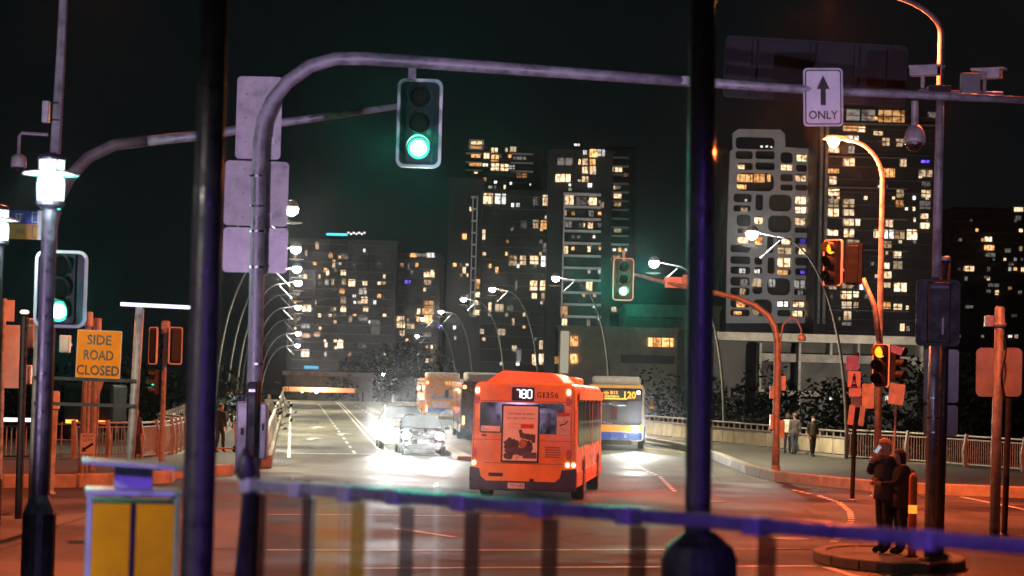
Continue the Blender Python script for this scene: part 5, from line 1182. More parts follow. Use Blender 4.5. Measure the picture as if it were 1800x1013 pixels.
for pl_, m_, z_ in (([(-0.95,-0.0),(0.95,0.0),(0.70,0.26),(-0.62,0.30)], SALMON, 2.755),):
    k = [(x, z+z_) for x, z in pl_]; b = MB(); b.add([(x, -L/2+0.12, z) if z < 2.8 else (x*0.95, -L/2+0.5, z) for x, z in k]+[(x, -L/2+4.2, z) if z < 2.8 else (x, -L/2+3.9, z) for x, z in k], [(0,1,2,3),(4,7,6,5)]+[(i,(i+1) % 4,4+(i+1) % 4,4+i) for i in range(4)])
    b.build('roof_pod', m_, t, bevel=0.08, seg=3)
MB().box((0.0,2.0,2.87),(1.6,3.2,0.24)).build('roof_unit', SALMON, t, bevel=0.08, seg=3)
MB().box((1.24,0.0,2.52),(0.02,L-1.2,0.22)).build('side_band', mat('cream_band', (0.62,0.48,0.42), 0.5, var=0.25, scale=0.8), t)
for yy_ in (-L/2+6.3, L/2-1.3):
    MB().box((1.247,yy_,1.5),(0.01,0.10,1.9)).build('door_pillar', mat('pinkish_trim', (0.5,0.25,0.2), 0.5), t)
# ---- bus 6 (dark), bus 333 (gold) ahead on the bridge
def simple_rear(t, L, num, disp_x, lamps=True, amber=True, W_=2.5, dark=False):
    y = -L/2-0.004
    MB().prism(rr(-1.0,1.5,1.0,2.2,0.06), y-0.008, y).build('rear_window', DGLASS, t) if dark else None
    MB().prism(rr(disp_x-0.26,2.36,disp_x+0.26,2.64,0.02), y-0.02, y).build('route_display', BLACKP, t)
    txt(num, 0.17*len(num), 0.20, (disp_x, y-0.024, 2.5), E_LEDA if amber else E_LED7, t, name='digits', bold=0.02)
    for s in (-1, 1):
        MB().prism(rr(s*1.08-0.08,2.42,s*1.08+0.08,2.58,0.05), y-0.02, y).build('marker_lamp', E_RED, t)
        MB().prism(rr(s*1.1-0.05,0.75,s*1.1+0.05,1.15,0.04), y-0.02, y).build('tail_lamp', E_RED, t)
        MB().prism(rr(s*1.1-0.05,0.60,s*1.1+0.05,0.72,0.04), y-0.02, y).build('reflector', AMBD, t)
    MB().prism(rr(-1.22,0.3,1.22,0.5,0.03), y-0.05, y+0.1).build('bumper', BLACKP, t)
    MB().prism(rr(-0.26,0.52,0.26,0.64,0.01), y-0.012, y).build('number_plate', MATS['plate_white'], t)
head = -0.085
def place_bus(px, d, **k):
    L = 12.0; p = P(px, 700, d); fwd = Vector((math.sin(k['h']), math.cos(k['h']), 0)); c = p+fwd*L/2; c.z = zg(c.y)
    o = bus(k['label'], c, -k['h'], L, k['m'], GREYR, k['sk']); o.rotation_euler = (math.atan((zg(c.y+5)-zg(c.y-5))/10), 0, -k['h']); return o, L
BUSDK = mat('dark_bus_paint', (0.035,0.030,0.04), 0.3, var=0.2, coat=0.3); GOLD = mat('gold_bus_paint', (0.70,0.27,0.03), 0.35, var=0.15, coat=0.2); BLUEB = mat('blue_bus_paint', (0.03,0.10,0.50), 0.35, var=0.15); WHT = mat('bus_white', (0.62,0.66,0.72), 0.4)
t, L = place_bus(857, 113, h=-0.055, label='dark city bus with a red marker lamp just ahead of the orange bus', m=BUSDK, sk=GREYR)
simple_rear(t, L, '6', 0.1, dark=True)
MB().box((0,-L/2+2.4,2.98),(2.0,3.6,0.42)).build('roof_pod', GREYR, t, bevel=0.1)
MB().box((-1.24,0,2.66),(0.06,L-0.4,0.05)).build('roof_rail', WHT, t); MB().box((-1.26,0,2.42),(0.04,L-0.4,0.04)).build('roof_rail', WHT, t)
t, L = place_bus(782, 146, h=-0.075, label='gold city bus with blue tail panels farthest along the bridge', m=GOLD, sk=WHT)
simple_rear(t, L, '333', 0.25)
y = -L/2-0.004
MB().prism(rr(-1.15,0.62,1.15,0.98,0.05), y-0.012, y).build('tail_panel', BLUEB, t); MB().prism([(-0.3,0.66),(1.13,0.62),(1.13,1.0),(0.1,0.9)], y-0.016, y-0.013).build('tail_stripe', WHT, t)
MB().prism(rr(-0.8,1.55,0.9,1.75,0.03), y-0.01, y).build('vent', mat('grey_vent', (0.25,0.22,0.2), 0.6), t); MB().prism(rr(-0.75,1.05,0.3,1.40,0.02), y-0.01, y).build('rear_poster', mat('peach_poster', (0.72,0.42,0.28), 0.5), t)
MB().box((-0.1,-L/2+2.2,2.95),(2.0,3.4,0.36)).build('roof_pod', mat('cream_roof', (0.66,0.58,0.50), 0.6), t, bevel=0.12)
for z in (2.44,2.66): MB().box((-1.24,0,z),(0.06,L-0.4,0.07)).build('roof_rail', WHT, t)
# ---- oncoming bus 120
L = 12.0; hd = 0.06; p = P(1080, 790, 104); fw = Vector((math.sin(hd), math.cos(hd), 0)); c = p+fw*L/2; c.z = zg(c.y)
YEL = mat('yellow_bus_paint', (0.75,0.40,0.04), 0.35, var=0.12, coat=0.2)
t = bus('oncoming blue and yellow bus with lit route sign on the right', c, PI-hd, L, GREYR, GREYR, BLUEB)
y = L/2
def fr(name, x0, z0, x1, z1, m, th=0.02, r=0.05, lift=0.0):
    q = rr(x0,z0,x1,z1,min(r,(x1-x0)/2.1,(z1-z0)/2.1)); return MB().prism([(-x, z) for x, z in q], y+lift, y+lift+th).build(name, m, t)
fr('windscreen', -1.14,1.05,1.14,2.62, DGLASS, 0.02, 0.12)
fr('destination_display', -1.05,2.12,1.08,2.56, BLACKP, 0.012, 0.03, 0.022)
def ftxt(s, w, h, x, z, m): return txt(s, w, h, (-x, y+0.037, z), m, t, name='digits', rot=(PI/2,0,PI), bold=0.02)
ftxt('120', 0.5, 0.3, 0.62, 2.34, E_LEDA); ftxt('via B12', 0.62, 0.13, -0.22, 2.43, E_LEDA); ftxt('Gardens', 0.62, 0.11, -0.16, 2.28, E_LEDA); 
fr('display_line', -0.5,2.14,0.5,2.19, E_LEDA, 0.004, 0.01, 0.036)
fr('front_panel', -1.16,0.74,1.16,1.04, YEL, 0.02, 0.04); fr('lower_panel', -1.16,0.40,1.16,0.735, BLUEB, 0.03, 0.06); fr('bumper', -0.8,0.18,0.75,0.395, BLACKP, 0.02, 0.08)
fr('roof_edge', -1.16,2.64,1.16,2.75, YEL, 0.01, 0.03)
ftxt('MAN', 0.36, 0.08, -0.32, 1.12, CHROME); txt('G', 0.10, 0.13, (-0.46, y+0.034, 0.58), WHT, t, rot=(PI/2,0,PI), name='fleet_letter')
for s in (-1, 1):
    fr('headlamp', s*0.88-0.13,0.76,s*0.88+0.13,0.98, E_HEAD if s > 0 else E_LEDA, 0.03, 0.08, 0.02)
    fr('marker_lamp', s*0.98-0.08,2.38,s*0.98+0.08,2.52, E_WHITE, 0.02, 0.06, 0.03)
    fr('wiper', s*0.5-0.35,1.16,s*0.5+0.35,1.175, BLACKP, 0.02, 0.005, 0.022)
lamp('SPOT', 'headlamp_light', t, (-0.88, y+0.12, 0.87), (1,0.97,0.9), 1500, 0.1, spot=44, blend=1.0, aim=(-0.05,1,0.0))
fr('interior_light', -0.5,1.92,-0.2,1.95, emit('cyan_tube', (0.4,0.9,1.0), 0.5), 0.004, 0.005, 0.022); fr('interior_light', 0.1,1.86,0.45,1.89, MATS['cyan_tube'], 0.004, 0.005, 0.022)
MB().box((0,2.6,2.95),(2.1,5.4,0.36)).build('roof_pod', GREYR, t, bevel=0.14, seg=3)
MB().box((-1.55,y+0.22,2.0),(0.18,0.09,0.42)).build('mirror', YEL, t, bevel=0.03)
# ---- cars
def car(label, loc, rz, m, H=1.5, Wd=1.8, Lc=4.3, name='car', spot=700, glow=E_HEAD):
    t = thing(name, label, 'car', loc, rz, 'oncoming cars')
    k = H/1.5; w = Wd/2
    secs = [(-2.12,0.62,0.55,0.80),(-2.0,0.74,0.58,0.93),(-1.5,0.86,0.60,0.99),(-0.95,0.97,0.62,1.0),(-0.15,1.44,0.70,1.0),(0.5,1.50,0.70,1.0),(1.3,1.42,0.70,1.0),(1.85,1.05,0.68,0.97),(2.08,0.8,0.62,0.88)]
    n = 11; b = MB()
    for yv, zt, wt, ws in secs:
        zt *= k; zb = min(0.86*k, zt-0.06); ww = w*ws; wr = w*wt if zt > 1.05*k else ww*0.82
        half = [(ww*0.82,0.22),(ww*0.99,0.32),(ww,0.55),(ww*0.98,zb),(wr,zt-0.04),(wr*0.72,zt)]
        pr = half+[(-x,z) for x, z in half[::-1]]
        b.v += [(x, yv*Lc/4.3, z) for x, z in pr]
    n = 12
    for i in range(len(secs)-1):
        for j in range(n): b.f.append([i*n+j, i*n+(j+1) % n, (i+1)*n+(j+1) % n, (i+1)*n+j])
    b.f.append(list(range(n))); b.f.append([(len(secs)-1)*n+j for j in range(n)][::-1])
    b.build('body', m, t, bevel=0.02)
    q = Lc/4.3
    MB().add([(-w*0.84,-0.97*q,1.0*k),(w*0.84,-0.97*q,1.0*k),(w*0.66,-0.22*q,1.42*k),(-w*0.66,-0.22*q,1.42*k)], [(0,1,2,3)]).build('windscreen', DGLASS, t)
    for s in (-1, 1):
        MB().add([(s*(w*0.975+0.006),-0.72*q,0.92*k),(s*(w*0.975+0.006),1.2*q,0.92*k),(s*(w*0.72+0.006),1.05*q,1.36*k),(s*(w*0.72+0.006),-0.12*q,1.38*k)], [(0,1,2,3)]).build('side_window', DGLASS, t)
        for yv in (-1.32*q, 1.32*q): wheel(t, s*(w-0.12), yv, 0.33, 0.22, s)
        o = MB().lathe([(0.16,0),(0.14,0.03),(0.02,0.06)], (0,0,0), 14).build('headlamp', glow, t, smooth=True); o.location = (s*w*0.70,-2.05*q,0.68*k); o.rotation_euler = (PI/2,0,0)
        MB().box((s*w*0.62,-2.12*q,0.40*k),(0.2,0.05,0.08)).build('fog_lamp', E_WHITE, t, bevel=0.01)
        MB().box((s*(w+0.10),-0.62*q,0.98*k),(0.2,0.1,0.13)).build('mirror', m, t, bevel=0.03)
        lamp('SPOT', 'headlamp_light', t, (s*w*0.70,-2.22*q,0.68*k), (1,0.97,0.92), spot, 0.08, spot=30, blend=1.0, aim=(0.04,-1,0.035))
    MB().box((0,-2.13*q,0.62*k),(w*0.9,0.03,0.10)).build('grille', BLACKP, t); MB().box((0,-2.14*q,0.34),(w*1.3,0.04,0.16)).build('air_intake', BLACKP, t)
    MB().box((0,-2.155*q,0.50*k),(0.42,0.02,0.13)).build('number_plate', MATS['plate_white'], t)
    MB().lathe([(0.05,0),(0.04,0.015)], (0,0,0), 12).build('badge', CHROME, t).location = (0,-2.12*q,0.72*k)
    return t
c = G(738,798); car('dark hatchback with blazing headlights facing the junction', c, 0.09, mat('dark_car_paint', (0.02,0.02,0.022), 0.25, var=0.2, coat=0.5), 1.55, spot=1500)
c2 = G(705,787); car('white car close behind the dark hatchback', (P(703,790,c.y+6.0).x, c.y+6.0, zg(c.y+6)), 0.09, mat('white_car_paint', (0.66,0.64,0.60), 0.3, var=0.08, coat=0.4), 1.85, 1.9, name='car', spot=3600)
c = P(162,748,100)
t = thing('road_truck', 'dark vehicle with orange flashing lamps behind the left fence', 'truck', (c.x, 100, zg(100)))
MB().box((0,0.5,1.5),(2.1,3.5,1.6)).build('body', BODY, t, bevel=0.1); MB().box((0,-1.26,1.75),(1.8,0.02,0.7)).build('rear_window', DGLASS, t)
for s in (-1, 1):
    wheel(t, s*0.95, -0.4, 0.42, 0.25, s); wheel(t, s*0.95, 1.6, 0.42, 0.25, s)
    MB().box((s*0.62,-1.28,P(150,741,100).z-zg(100)),(0.5,0.08,0.14)).build('warning_lamp', emit('warning_glow', (1.0,0.16,0.02), 1.6), t, bevel=0.03)
print('vehicles done')

# ================================================================== PEOPLE
SKIN = mat('skin', (0.50,0.30,0.21), 0.55, var=0.1)
def person(label, loc, rz, h, top, bottom, hair, shoe=(0.02,0.02,0.02), stride=0.0, arms=None, lean=0.0, hair_len=0.0, coat=None, skirt=None, mask=False, tilt=0.0, group=None, bulk=1.0):
    t = thing('person', label, 'person', loc, rz, group)
    V, E, RAD, roots = [], [], [], []
    def chain(pts, start=None):
        prev = start
        for p, r in pts:
            V.append(Vector(p)); RAD.append(tuple(q*(bulk if (p[2] < 0.815 and q > 0.024) else 1) for q in r)); i = len(V)-1
            if prev is not None: E.append((prev, i))
            else: roots.append(i)
            prev = i
        return prev
    ly = lambda z: -lean*max(0, z-0.52)
    pel = chain([((0,0,0.53),(0.085,0.062))])
    ch = chain([((0,ly(0.62),0.62),(0.078,0.058)),((0,ly(0.71),0.71),(0.090,0.065)),((0,ly(0.79),0.785),(0.080,0.055))], pel)
    nk = chain([((0,ly(0.84)-0.004,0.835),(0.032,0.034))], ch)
    hx = tilt
    chain([((hx*0.4,ly(0.87)-0.012,0.872),(0.044,0.050)),((hx*0.8,ly(0.92)-0.012,0.918),(0.050,0.060)),((hx,ly(0.96)-0.006,0.957),(0.046,0.056)),((hx,ly(0.98)-0.002,0.982),(0.024,0.03))], nk)
    for s, sg in ((-1, 1), (1, -1)):
        f = stride*sg
        chain([((s*0.048,0,0.49),(0.056,0.058)),((s*0.052,-f*0.5-0.012,0.285),(0.037,0.040)),((s*0.052,-f*0.62+0.004,0.20),(0.034,0.040)),((s*0.052,-f+ (0.03 if f < 0 else 0),0.05),(0.024,0.028)),((s*0.055,-f-0.05,0.022),(0.026,0.022)),((s*0.058,-f-0.095,0.016),(0.02,0.016))], pel)
    hands = []
    arms = arms or [((-0.125,0.01,0.635),(-0.125,-0.03,0.51)),((0.125,0.01,0.635),(0.125,-0.03,0.51))]
    for s, (el, wr) in zip((-1, 1), arms):
        sh = (s*0.098, ly(0.8), 0.80); el, wr = Vector(el), Vector(wr); dr = (wr-el).normalized(); pm = wr+dr*0.035
        chain([(sh,(0.045,0.044)),(tuple(Vector(sh).lerp(el,0.55)),(0.036,0.036)),(tuple(el),(0.030,0.030)),(tuple(wr),(0.019,0.019)),(tuple(pm),(0.023,0.015))], ch)
        hands.append(pm)
        sd = dr.cross(Vector((0,1,0)));  sd = sd.normalized() if sd.length > 0.05 else Vector((1,0,0)); cu = dr.cross(sd)*(-0.012)
        for k, ln in zip((-1.5,-0.5,0.5,1.5), (0.036,0.044,0.042,0.033)):
            b0 = pm+dr*0.008+sd*k*0.0095; chain([(tuple(b0),(0.0058,)*2),(tuple(b0+dr*ln*0.55+cu*0.3),(0.0053,)*2),(tuple(b0+dr*ln+cu*1.2),(0.0045,)*2)])
        b0 = pm-dr*0.01+sd*0.018*s; chain([(tuple(b0),(0.007,)*2),(tuple(b0+sd*s*0.014+dr*0.016),(0.006,)*2),(tuple(b0+sd*s*0.018+dr*0.034),(0.005,)*2)])
    me = bpy.data.meshes.new('body'); me.from_pydata([v*h for v in V], E, [])
    o = bpy.data.objects.new('body', me); COL.objects.link(o)
    md = o.modifiers.new('skin', 'SKIN'); md.use_smooth_shade = True
    sv = me.skin_vertices[0].data
    for i, r in enumerate(RAD): sv[i].radius = (r[0]*h, r[1]*h); sv[i].use_root = i in roots
    o.modifiers.new('sub', 'SUBSURF').levels = 2; o.modifiers['sub'].render_levels = 2
    bpy.context.view_layer.update()
    new = bpy.data.meshes.new_from_object(o.evaluated_get(bpy.context.evaluated_depsgraph_get()))
    bpy.data.objects.remove(o); bpy.data.meshes.remove(me)
    hc = Vector((hx*0.8, ly(0.92)-0.012, 0.92))*h
    for v in new.vertices:                       # a nose, brow and chin on the front of the head
        if v.co.z > 0.86*h and v.co.y < hc.y-0.03*h:
            dz = (v.co.z-hc.z)/h; dx = (v.co.x-hc.x)/h
            if abs(dx) < 0.016 and -0.022 < dz < 0.006: v.co.y -= 0.014*h
            elif abs(dz-0.008) < 0.008 and 0.012 < abs(dx) < 0.032: v.co.y += 0.006*h
    def cm(c, nme): return mat('cloth_%s_%.3f_%.3f_%.3f' % ((nme,)+tuple(c)), c, 0.85, var=0.25, scale=9, bump=0.3)
    new.materials.clear()
    for m_ in (cm(top,'top'), cm(bottom,'bottom'), SKIN, cm(shoe,'shoe')): new.materials.append(m_)
    hm = [q*h for q in hands]
    for p in new.polygons:
        c = p.center; z = c.z/h
        p.material_index = 3 if z < 0.055 else 2 if (z > 0.842 or any((c-q).length < 0.062*h for q in hm)) else 1 if (z < 0.525 and abs(c.x) < 0.12*h) else 0
        p.use_smooth = True
    nb = bpy.data.objects.new('body', new); COL.objects.link(nb); nb.parent = t
    # hair
    b = MB(); nr, ns = 7, 16
    for i in range(nr+1):
        a = PI*0.5*i/nr*1.25
        for j in range(ns):
            q = 2*PI*j/ns; back = math.sin(q)
            lim = 0.62+0.38*max(0,back) if hair_len == 0 else 0.58+0.42*min(1,max(0,back+0.55)*1.4)
            aa = min(a, PI*0.5*1.25*lim); rr_ = 0.061*math.sin(min(aa,PI*0.62))+0.002*math.sin(7*q+i)
            z = 0.064*math.cos(aa); 
            if hair_len and lim > 0.9 and i >= nr-1: z -= hair_len*(i-nr+2)*0.5
            b.v.append((hc.x+rr_*math.cos(q)*h*0.92, hc.y+0.008*h+rr_*1.08*math.sin(q)*h, hc.z+0.012*h+z*h))
    for i in range(nr):
        for j in range(ns): b.f.append([i*ns+j, i*ns+(j+1) % ns, (i+1)*ns+(j+1) % ns, (i+1)*ns+j])
    ho = b.build('hair', mat('hair_%.2f_%.2f' % (hair[0],hair[1]), hair, 0.6, var=0.4, scale=20, bump=0.5), t, smooth=True)
    sm = ho.modifiers.new('solid', 'SOLIDIFY'); sm.thickness = 0.008*h
    if coat:
        z0, col = coat; b = MB(); prof = [(0.10,z0,0.075),(0.094,0.55,0.075),(0.088,0.64,0.07),(0.103,0.73,0.078),(0.098,0.80,0.066),(0.05,0.84,0.05)]
        for r_, z, ry in prof:
            for j in range(18):
                q = 2*PI*j/18; w_ = 1+0.035*math.sin(3*q+z*20); b.v.append((r_*bulk*math.cos(q)*h*w_, (ly(z)+ry*bulk*math.sin(q)*w_)*h, z*h))
        for i in range(len(prof)-1):
            for j in range(18): b.f.append([i*18+j, i*18+(j+1) % 18, (i+1)*18+(j+1) % 18, (i+1)*18+j])
        b.build('coat', cm(col,'coat'), t, smooth=True).modifiers.new('solid','SOLIDIFY').thickness = 0.01
    if skirt:
        z0, col = skirt; b = MB(); prof = [(0.125,z0,0.11),(0.105,0.40,0.095),(0.09,0.52,0.07),(0.078,0.60,0.062)]
        for r_, z, ry in prof:
            for j in range(18):
                q = 2*PI*j/18; w_ = 1+0.06*math.sin(5*q); b.v.append((r_*math.cos(q)*h*w_, ry*math.sin(q)*h*w_, z*h))
        for i in range(len(prof)-1):
            for j in range(18): b.f.append([i*18+j, i*18+(j+1) % 18, (i+1)*18+(j+1) % 18, (i+1)*18+j])
        b.build('skirt', cm(col,'skirt'), t, smooth=True)
    if mask:
        b = MB(); 
        for i in range(4):
            for j in range(7):
                q = PI*(1.18+0.64*j/6); z = -0.045+0.042*i/3
                b.v.append((hc.x+0.054*math.cos(q)*h, hc.y+(0.006+0.068*math.sin(q)-(0.008 if 2 <= j <= 4 else 0))*h, hc.z+z*h))
        for i in range(3):
            for j in range(6): b.f.append([i*7+j, i*7+j+1, (i+1)*7+j+1, (i+1)*7+j])
        b.build('face_mask', WHITEP, t, smooth=True)
    return t
BK = (0.018,0.018,0.02)
# embracing couple on the island
dC = 38.4; pm_ = P(1556, 968, dC); pw_ = P(1583, 968, dC-0.12)
person('fair-haired person in a black jacket raising a phone, embraced on the traffic island', (pm_.x, dC+0.05, 0.135), -1.15, 1.82, BK, (0.012,0.012,0.014), (0.55,0.30,0.14),
       arms=[((-0.13,-0.09,0.68),(-0.035,-0.125,0.80)),((0.15,0.05,0.68),(0.10,0.16,0.70))], coat=(0.46,(0.05,0.048,0.05)), lean=0.04, bulk=1.28)
person('dark-haired person in a black jacket leaning on the fair-haired one', (pw_.x, dC-0.14, 0.135), -1.35, 1.66, (0.022,0.02,0.022), (0.012,0.012,0.014), (0.03,0.015,0.01), hair_len=0.07,
       arms=[((-0.12,-0.10,0.66),(-0.03,-0.25,0.69)),((0.12,-0.10,0.66),(0.03,-0.25,0.66))], coat=(0.44,(0.04,0.038,0.042)), lean=0.06, tilt=-0.01, bulk=1.28)
t = thing('mobile_phone', 'small silver phone held to the mouth of the fair-haired person', 'phone', P(1543,790,dC-0.12)); t.rotation_euler = (0.3,0.5,0.4)
MB().prism(rr(-0.035,-0.07,0.035,0.07,0.01), -0.004, 0.004).build('case', CHROME, t); MB().prism(rr(-0.031,-0.064,0.031,0.064,0.008), -0.0055, -0.0045).build('screen', emit('phone_screen', (0.75,0.85,1.0), 0.12), t)
# walkers on the right footpath
for px, py, lb, tp, bt, hr, rz_, st, h_, mk, ct in (
    (1384,797,'walker in a cream top and dark trousers on the right footpath',(0.78,0.72,0.60),(0.02,0.02,0.025),(0.10,0.05,0.03),2.9,0.07,1.68,False,None),
    (1396,799,'walker in a grey hoodie and jeans beside the cream top',(0.12,0.11,0.12),(0.05,0.07,0.13),(0.20,0.10,0.05),3.3,0.06,1.72,False,None),
    (1428,803,'masked walker in a dark coat coming along the right footpath',(0.03,0.028,0.028),(0.012,0.012,0.012),(0.02,0.015,0.012),0.2,0.09,1.66,True,(0.44,(0.045,0.04,0.032)))):
    c = G(px, py, 0.15); person(lb, c, rz_, h_, tp, bt, hr, stride=st, mask=mk, coat=ct, hair_len=0.05 if px == 1384 else 0, group='walkers on the right footpath')
# people on the left
c = G(236, 815, 0.15)
person('person in a dark coat and long black skirt on the left island', c, 0.9, 1.66, (0.07,0.03,0.025), (0.012,0.012,0.014), (0.015,0.012,0.01), stride=0.05, skirt=(0.17,(0.012,0.012,0.014)), coat=(0.48,(0.07,0.03,0.025)))
c = G(404, 742, 0.14)
person('pedestrian in a pale blue shirt and shorts on the left footpath', c, 3.0, 1.75, (0.20,0.32,0.42), (0.03,0.03,0.04), (0.12,0.10,0.08), stride=0.10)
c = G(422, 745, 0.14)
person('pedestrian in a bright blue top beside the mast on the left footpath', c, 3.1, 1.70, (0.03,0.08,0.55), (0.02,0.02,0.03), (0.05,0.04,0.03), stride=0.06)
c = G(471, 752, 0.14)
person('person in a grey jumper walking close to the road parapet', c, 0.1, 1.70, (0.22,0.21,0.19), (0.03,0.03,0.03), (0.25,0.12,0.07), stride=0.07)
c = G(386, 796, 0.14)
person('cyclist in black beside the dark foreground pole', c, 2.6, 1.75, (0.02,0.018,0.018), (0.02,0.018,0.018), (0.02,0.02,0.02), stride=0.05, shoe=(0.5,0.10,0.02))
t = thing('scooter', 'orange lit scooter of the cyclist beside the dark foreground pole', 'scooter', (c.x+0.18, c.y-0.15, zg(c.y)+0.14), 1.4)
for yv in (-0.42,0.42):
    o = MB().lathe([(0.03,-0.03),(0.12,-0.03),(0.14,0),(0.12,0.03),(0.03,0.03)], (0,0,0), 16).build('wheel', RUBBER, t); o.rotation_euler = (0,PI/2,0); o.location = (0,yv,0.14)
MB().box((0,0.0,0.16),(0.16,0.7,0.05)).build('deck', mat('scooter_orange', (0.75,0.14,0.02), 0.4), t, bevel=0.01); MB().tube([(0,-0.42,0.15),(0,-0.34,1.08)], 0.03, 8).build('stem', MATS['scooter_orange'], t); MB().tube([(-0.26,-0.34,1.08),(0.26,-0.34,1.08)], 0.02, 8).build('handlebar', BLACKP, t)
print('people done')

# ================================================================== NEAR THINGS AT THE TERRACE
GL = glass('balustrade_glass', (0.92,0.93,0.93), 0.17); REFL_TINT = glass('reflection_tint', (0.42,0.38,0.42), 0.05, 0.15)
RAILV = mat('satin_rail', (0.34,0.32,0.42), 0.35, 0.5, var=0.2, scale=6)
A, Bp = P(440,852,10.3), P(1905,969,7.0); zr = (A.z+Bp.z)/2; A.z = Bp.z = zr
t = thing('glass_balustrade', 'glass balustrade with a violet lit metal handrail across the foreground', 'balustrade', (A.x, A.y, 0.75)); o0 = t.location.copy()
dv = (Bp-A).normalized(); nv = Vector((-dv.y, dv.x, 0)); Lr = (Bp-A).length
rb = MB(); prof = rr(-0.032,-0.024,0.032,0.024,0.012,3)
for f in (0.0, Lr): rb.v += [tuple(A-o0+dv*f+nv*x+Vector((0,0,z))) for x, z in prof]
n = len(prof); rb.f += [[i,(i+1) % n,n+(i+1) % n,n+i] for i in range(n)]+[list(range(n)),[n+i for i in range(n)][::-1]]
rb.build('handrail', RAILV, t)
ts = [0.0,0.085,0.165,0.24,0.335,0.44,0.55,0.695,0.865,1.0]
POSTM = mat('dark_stanchion', (0.05,0.045,0.055), 0.4, 0.3, var=0.3)
for i, f in enumerate(ts):
    q = A-o0+dv*Lr*f; rz = math.atan2(dv.y, dv.x)
    MB().box((q.x,q.y,q.z-0.004),(0.075,0.075,0.062),rz).build('clamp', mat('satin_clamp', (0.5,0.45,0.6), 0.4, 0.4, var=0.15), t, bevel=0.006)
    MB().box((q.x+nv.x*0.05,q.y+nv.y*0.05,(q.z-0.04)/2),(0.075,0.02,q.z-0.04),rz).build('post', REFL_TINT, t, bevel=0.004)  # post tint imitates translucent reflections in the glass
for f0_, f1_ in zip(ts[:-1], ts[1:]):
    p, q = A-o0+dv*(Lr*f0_+0.01), A-o0+dv*(Lr*f1_-0.01)
    MB().beam(Vector((p.x,p.y,p.z*0.5+0.08))-nv*0.005, Vector((q.x,q.y,q.z*0.5+0.08))-nv*0.005, 0.012, p.z-0.06).build('glass_panel', GL, t)
MB().beam(A-o0+Vector((0,0,0.02)), A-o0+Vector((-0.14,0.5,-A.z+0.75)), 0.05, 0.05).build('end_strut', DARKP, t)
MB().lathe([(0.03,0),(0.045,0.03),(0.03,0.10),(0.012,0.14)], A-o0+Vector((-0.02,0,0.02)), 12).build('finial', DARKP, t, smooth=True)
def dark_pole(label, x0, y0, x1, y1, d, r0, r1, base=None):
    b0 = P(x1, y1, d); t = thing('dark_lamp_pole', label, 'pole', (b0.x-(P(x0,y0,d).x-b0.x)*0.25, d, 0.75)); o0 = t.location.copy(); tp = P(x0,y0,d)-o0
    MB().tube([(0,0,0), P(x1,y1,d)-o0, (P(x1,y1,d)-o0).lerp(tp,0.6), tp*1.5], [r1*1.02,r1,(r0+r1)/2,r0*0.9], 24).build('shaft', DARKP, t, smooth=True)
    z = base or 0.5
    MB().lathe([(r1*2.9,0),(r1*2.9,z-0.10),(r1*2.5,z-0.04),(r1*1.7,z),(r1*1.1,z+0.03)], (0,0,0), 20).build('base', DARKP, t, bevel=0.01)
    MB().lathe([(r1*1.10,1.6),(r1*1.10,1.66)], (0.0,0,0), 20).build('collar', DARKP, t) if base is None else None
    H = tp.z*1.5; MB().beam((tp.x*1.5,0,H),(tp.x*1.5+1.2,0.2,H+0.1),0.1,0.08).build('lamp_arm', DARKP, t); MB().box((tp.x*1.5+1.4,0.2,H+0.08),(0.6,0.25,0.1)).build('lamp_head', DARKP, t, bevel=0.02)
    return t
dark_pole('thick glossy black pole at the left front', 377,0,345,1013, 10.8, 0.060,0.074, base=0.3)
dark_pole('glossy black pole standing on a flared base in the right front', 1236,0,1226,985, 11.4, 0.066,0.062, base=1.06)
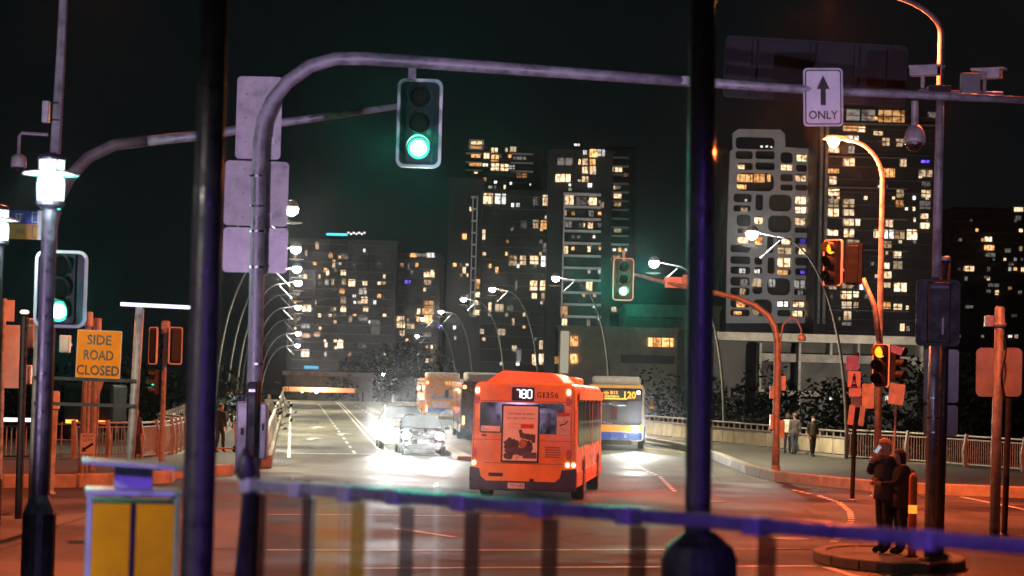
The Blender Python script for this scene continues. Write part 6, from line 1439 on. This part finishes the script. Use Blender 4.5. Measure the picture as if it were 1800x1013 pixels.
# litter bin with an amber front panel and a flat hood
def litter_bin(label, loc, rz, w, zt):
    t = thing('litter_bin', label, 'bin', loc, rz)
    FR = mat('pale_bin_frame', (0.45,0.50,0.62), 0.4, 0.3, var=0.15); AMBP = mat('amber_bin_panel', (0.85,0.40,0.006), 0.7, var=0.18, scale=2, spec=0.12)
    MB().box((0,0.22,zt/2),(w-0.03,0.40,zt-0.06)).build('inner_box', mat('bin_dark', (0.02,0.018,0.02), 0.6), t)
    for sx_ in (-1, 1):
        for yv in (0.0, 0.44): MB().box((sx_*(w/2-0.012),yv,zt/2),(0.026,0.026,zt)).build('frame_post', FR, t, bevel=0.004)
    MB().box((0,0.22,zt+0.012),(w+0.02,0.48,0.025)).build('top_plate', FR, t, bevel=0.005)
    for sx_ in (-1, 1): MB().box((sx_*0.0+sx_*(w/4-0.004),-0.004,zt/2-0.01),(w/2-0.035,0.012,zt-0.05)).build('front_panel', AMBP, t, bevel=0.002)
    MB().box((w/2-0.006,0.22,zt/2),(0.012,0.40,zt-0.05)).build('side_panel', AMBP, t); MB().box((-w/2+0.006,0.22,zt/2),(0.012,0.40,zt-0.05)).build('side_panel', MATS['bin_dark'], t)
    MB().box((0.0,0.22,zt+0.075),(w*0.42,0.16,0.10)).build('hood_stem', FR, t, bevel=0.006)
    hm_ = Matrix.Rotation(0.05, 3, 'Y'); MB().box((0.02,0.2,zt+0.14),(w+0.10,0.56,0.02),mtx=hm_).build('hood', FR, t, bevel=0.006)
    MB().box((0.05,-0.085,zt+0.142),(0.09,0.004,0.012)).build('hood_label', WHITEP, t)
    return t
d = 11.2; a, b_ = P(150,1013,d), P(316,884,d); zt = P(230,872,d).z-0.75
litter_bin('square litter bin with an amber front and pale blue frame under a flat hood', ((a.x+b_.x)/2, d, 0.75), 0.18, b_.x-a.x, zt)
litter_bin('second amber litter bin added outside the frame to be mirrored in the glass balustrade', (-3.75, 10.55, 0.75), R(130), 0.52, zt)  # bin added out of frame for its amber reflection in the glass
flood_mast('white floodlight mast added over the second litter bin to brighten it', -4.6, 12.4, 3.6, (-3.6,10.8,1.4), 120, col=(1.0,0.92,0.82), spot=60)  # added lamp, makes the mirrored bin bright enough
flood_mast('white floodlight mast added in front of the second litter bin to brighten it', -2.9, 7.2, 3.6, (-3.6,10.7,1.4), 160, col=(1.0,0.92,0.82), spot=50)  # second added lamp on the panel that the glass mirrors
print('near things done')

# ================================================================== HAZE ADDED FOR LAMP BLOOM (one even box of air)
hz = MB().box((0,465,60),(1300,1000,143)).build('bloom_haze', bpy.data.materials.new('bloom_air'))
hz['kind'] = 'stuff'; hm = hz.data.materials[0]; hm.use_nodes = True; nt = hm.node_tree
nt.nodes.remove(nt.nodes['Principled BSDF']); pv = nt.nodes.new('ShaderNodeVolumePrincipled')
pv.inputs['Color'].default_value = (0.9,0.93,0.95,1); pv.inputs['Density'].default_value = 0.000075; pv.inputs['Anisotropy'].default_value = 0.985
hz['label'] = 'thin scattering air added for glow around the lamps'
nt.links.new(pv.outputs[0], nt.nodes['Material Output'].inputs['Volume'])
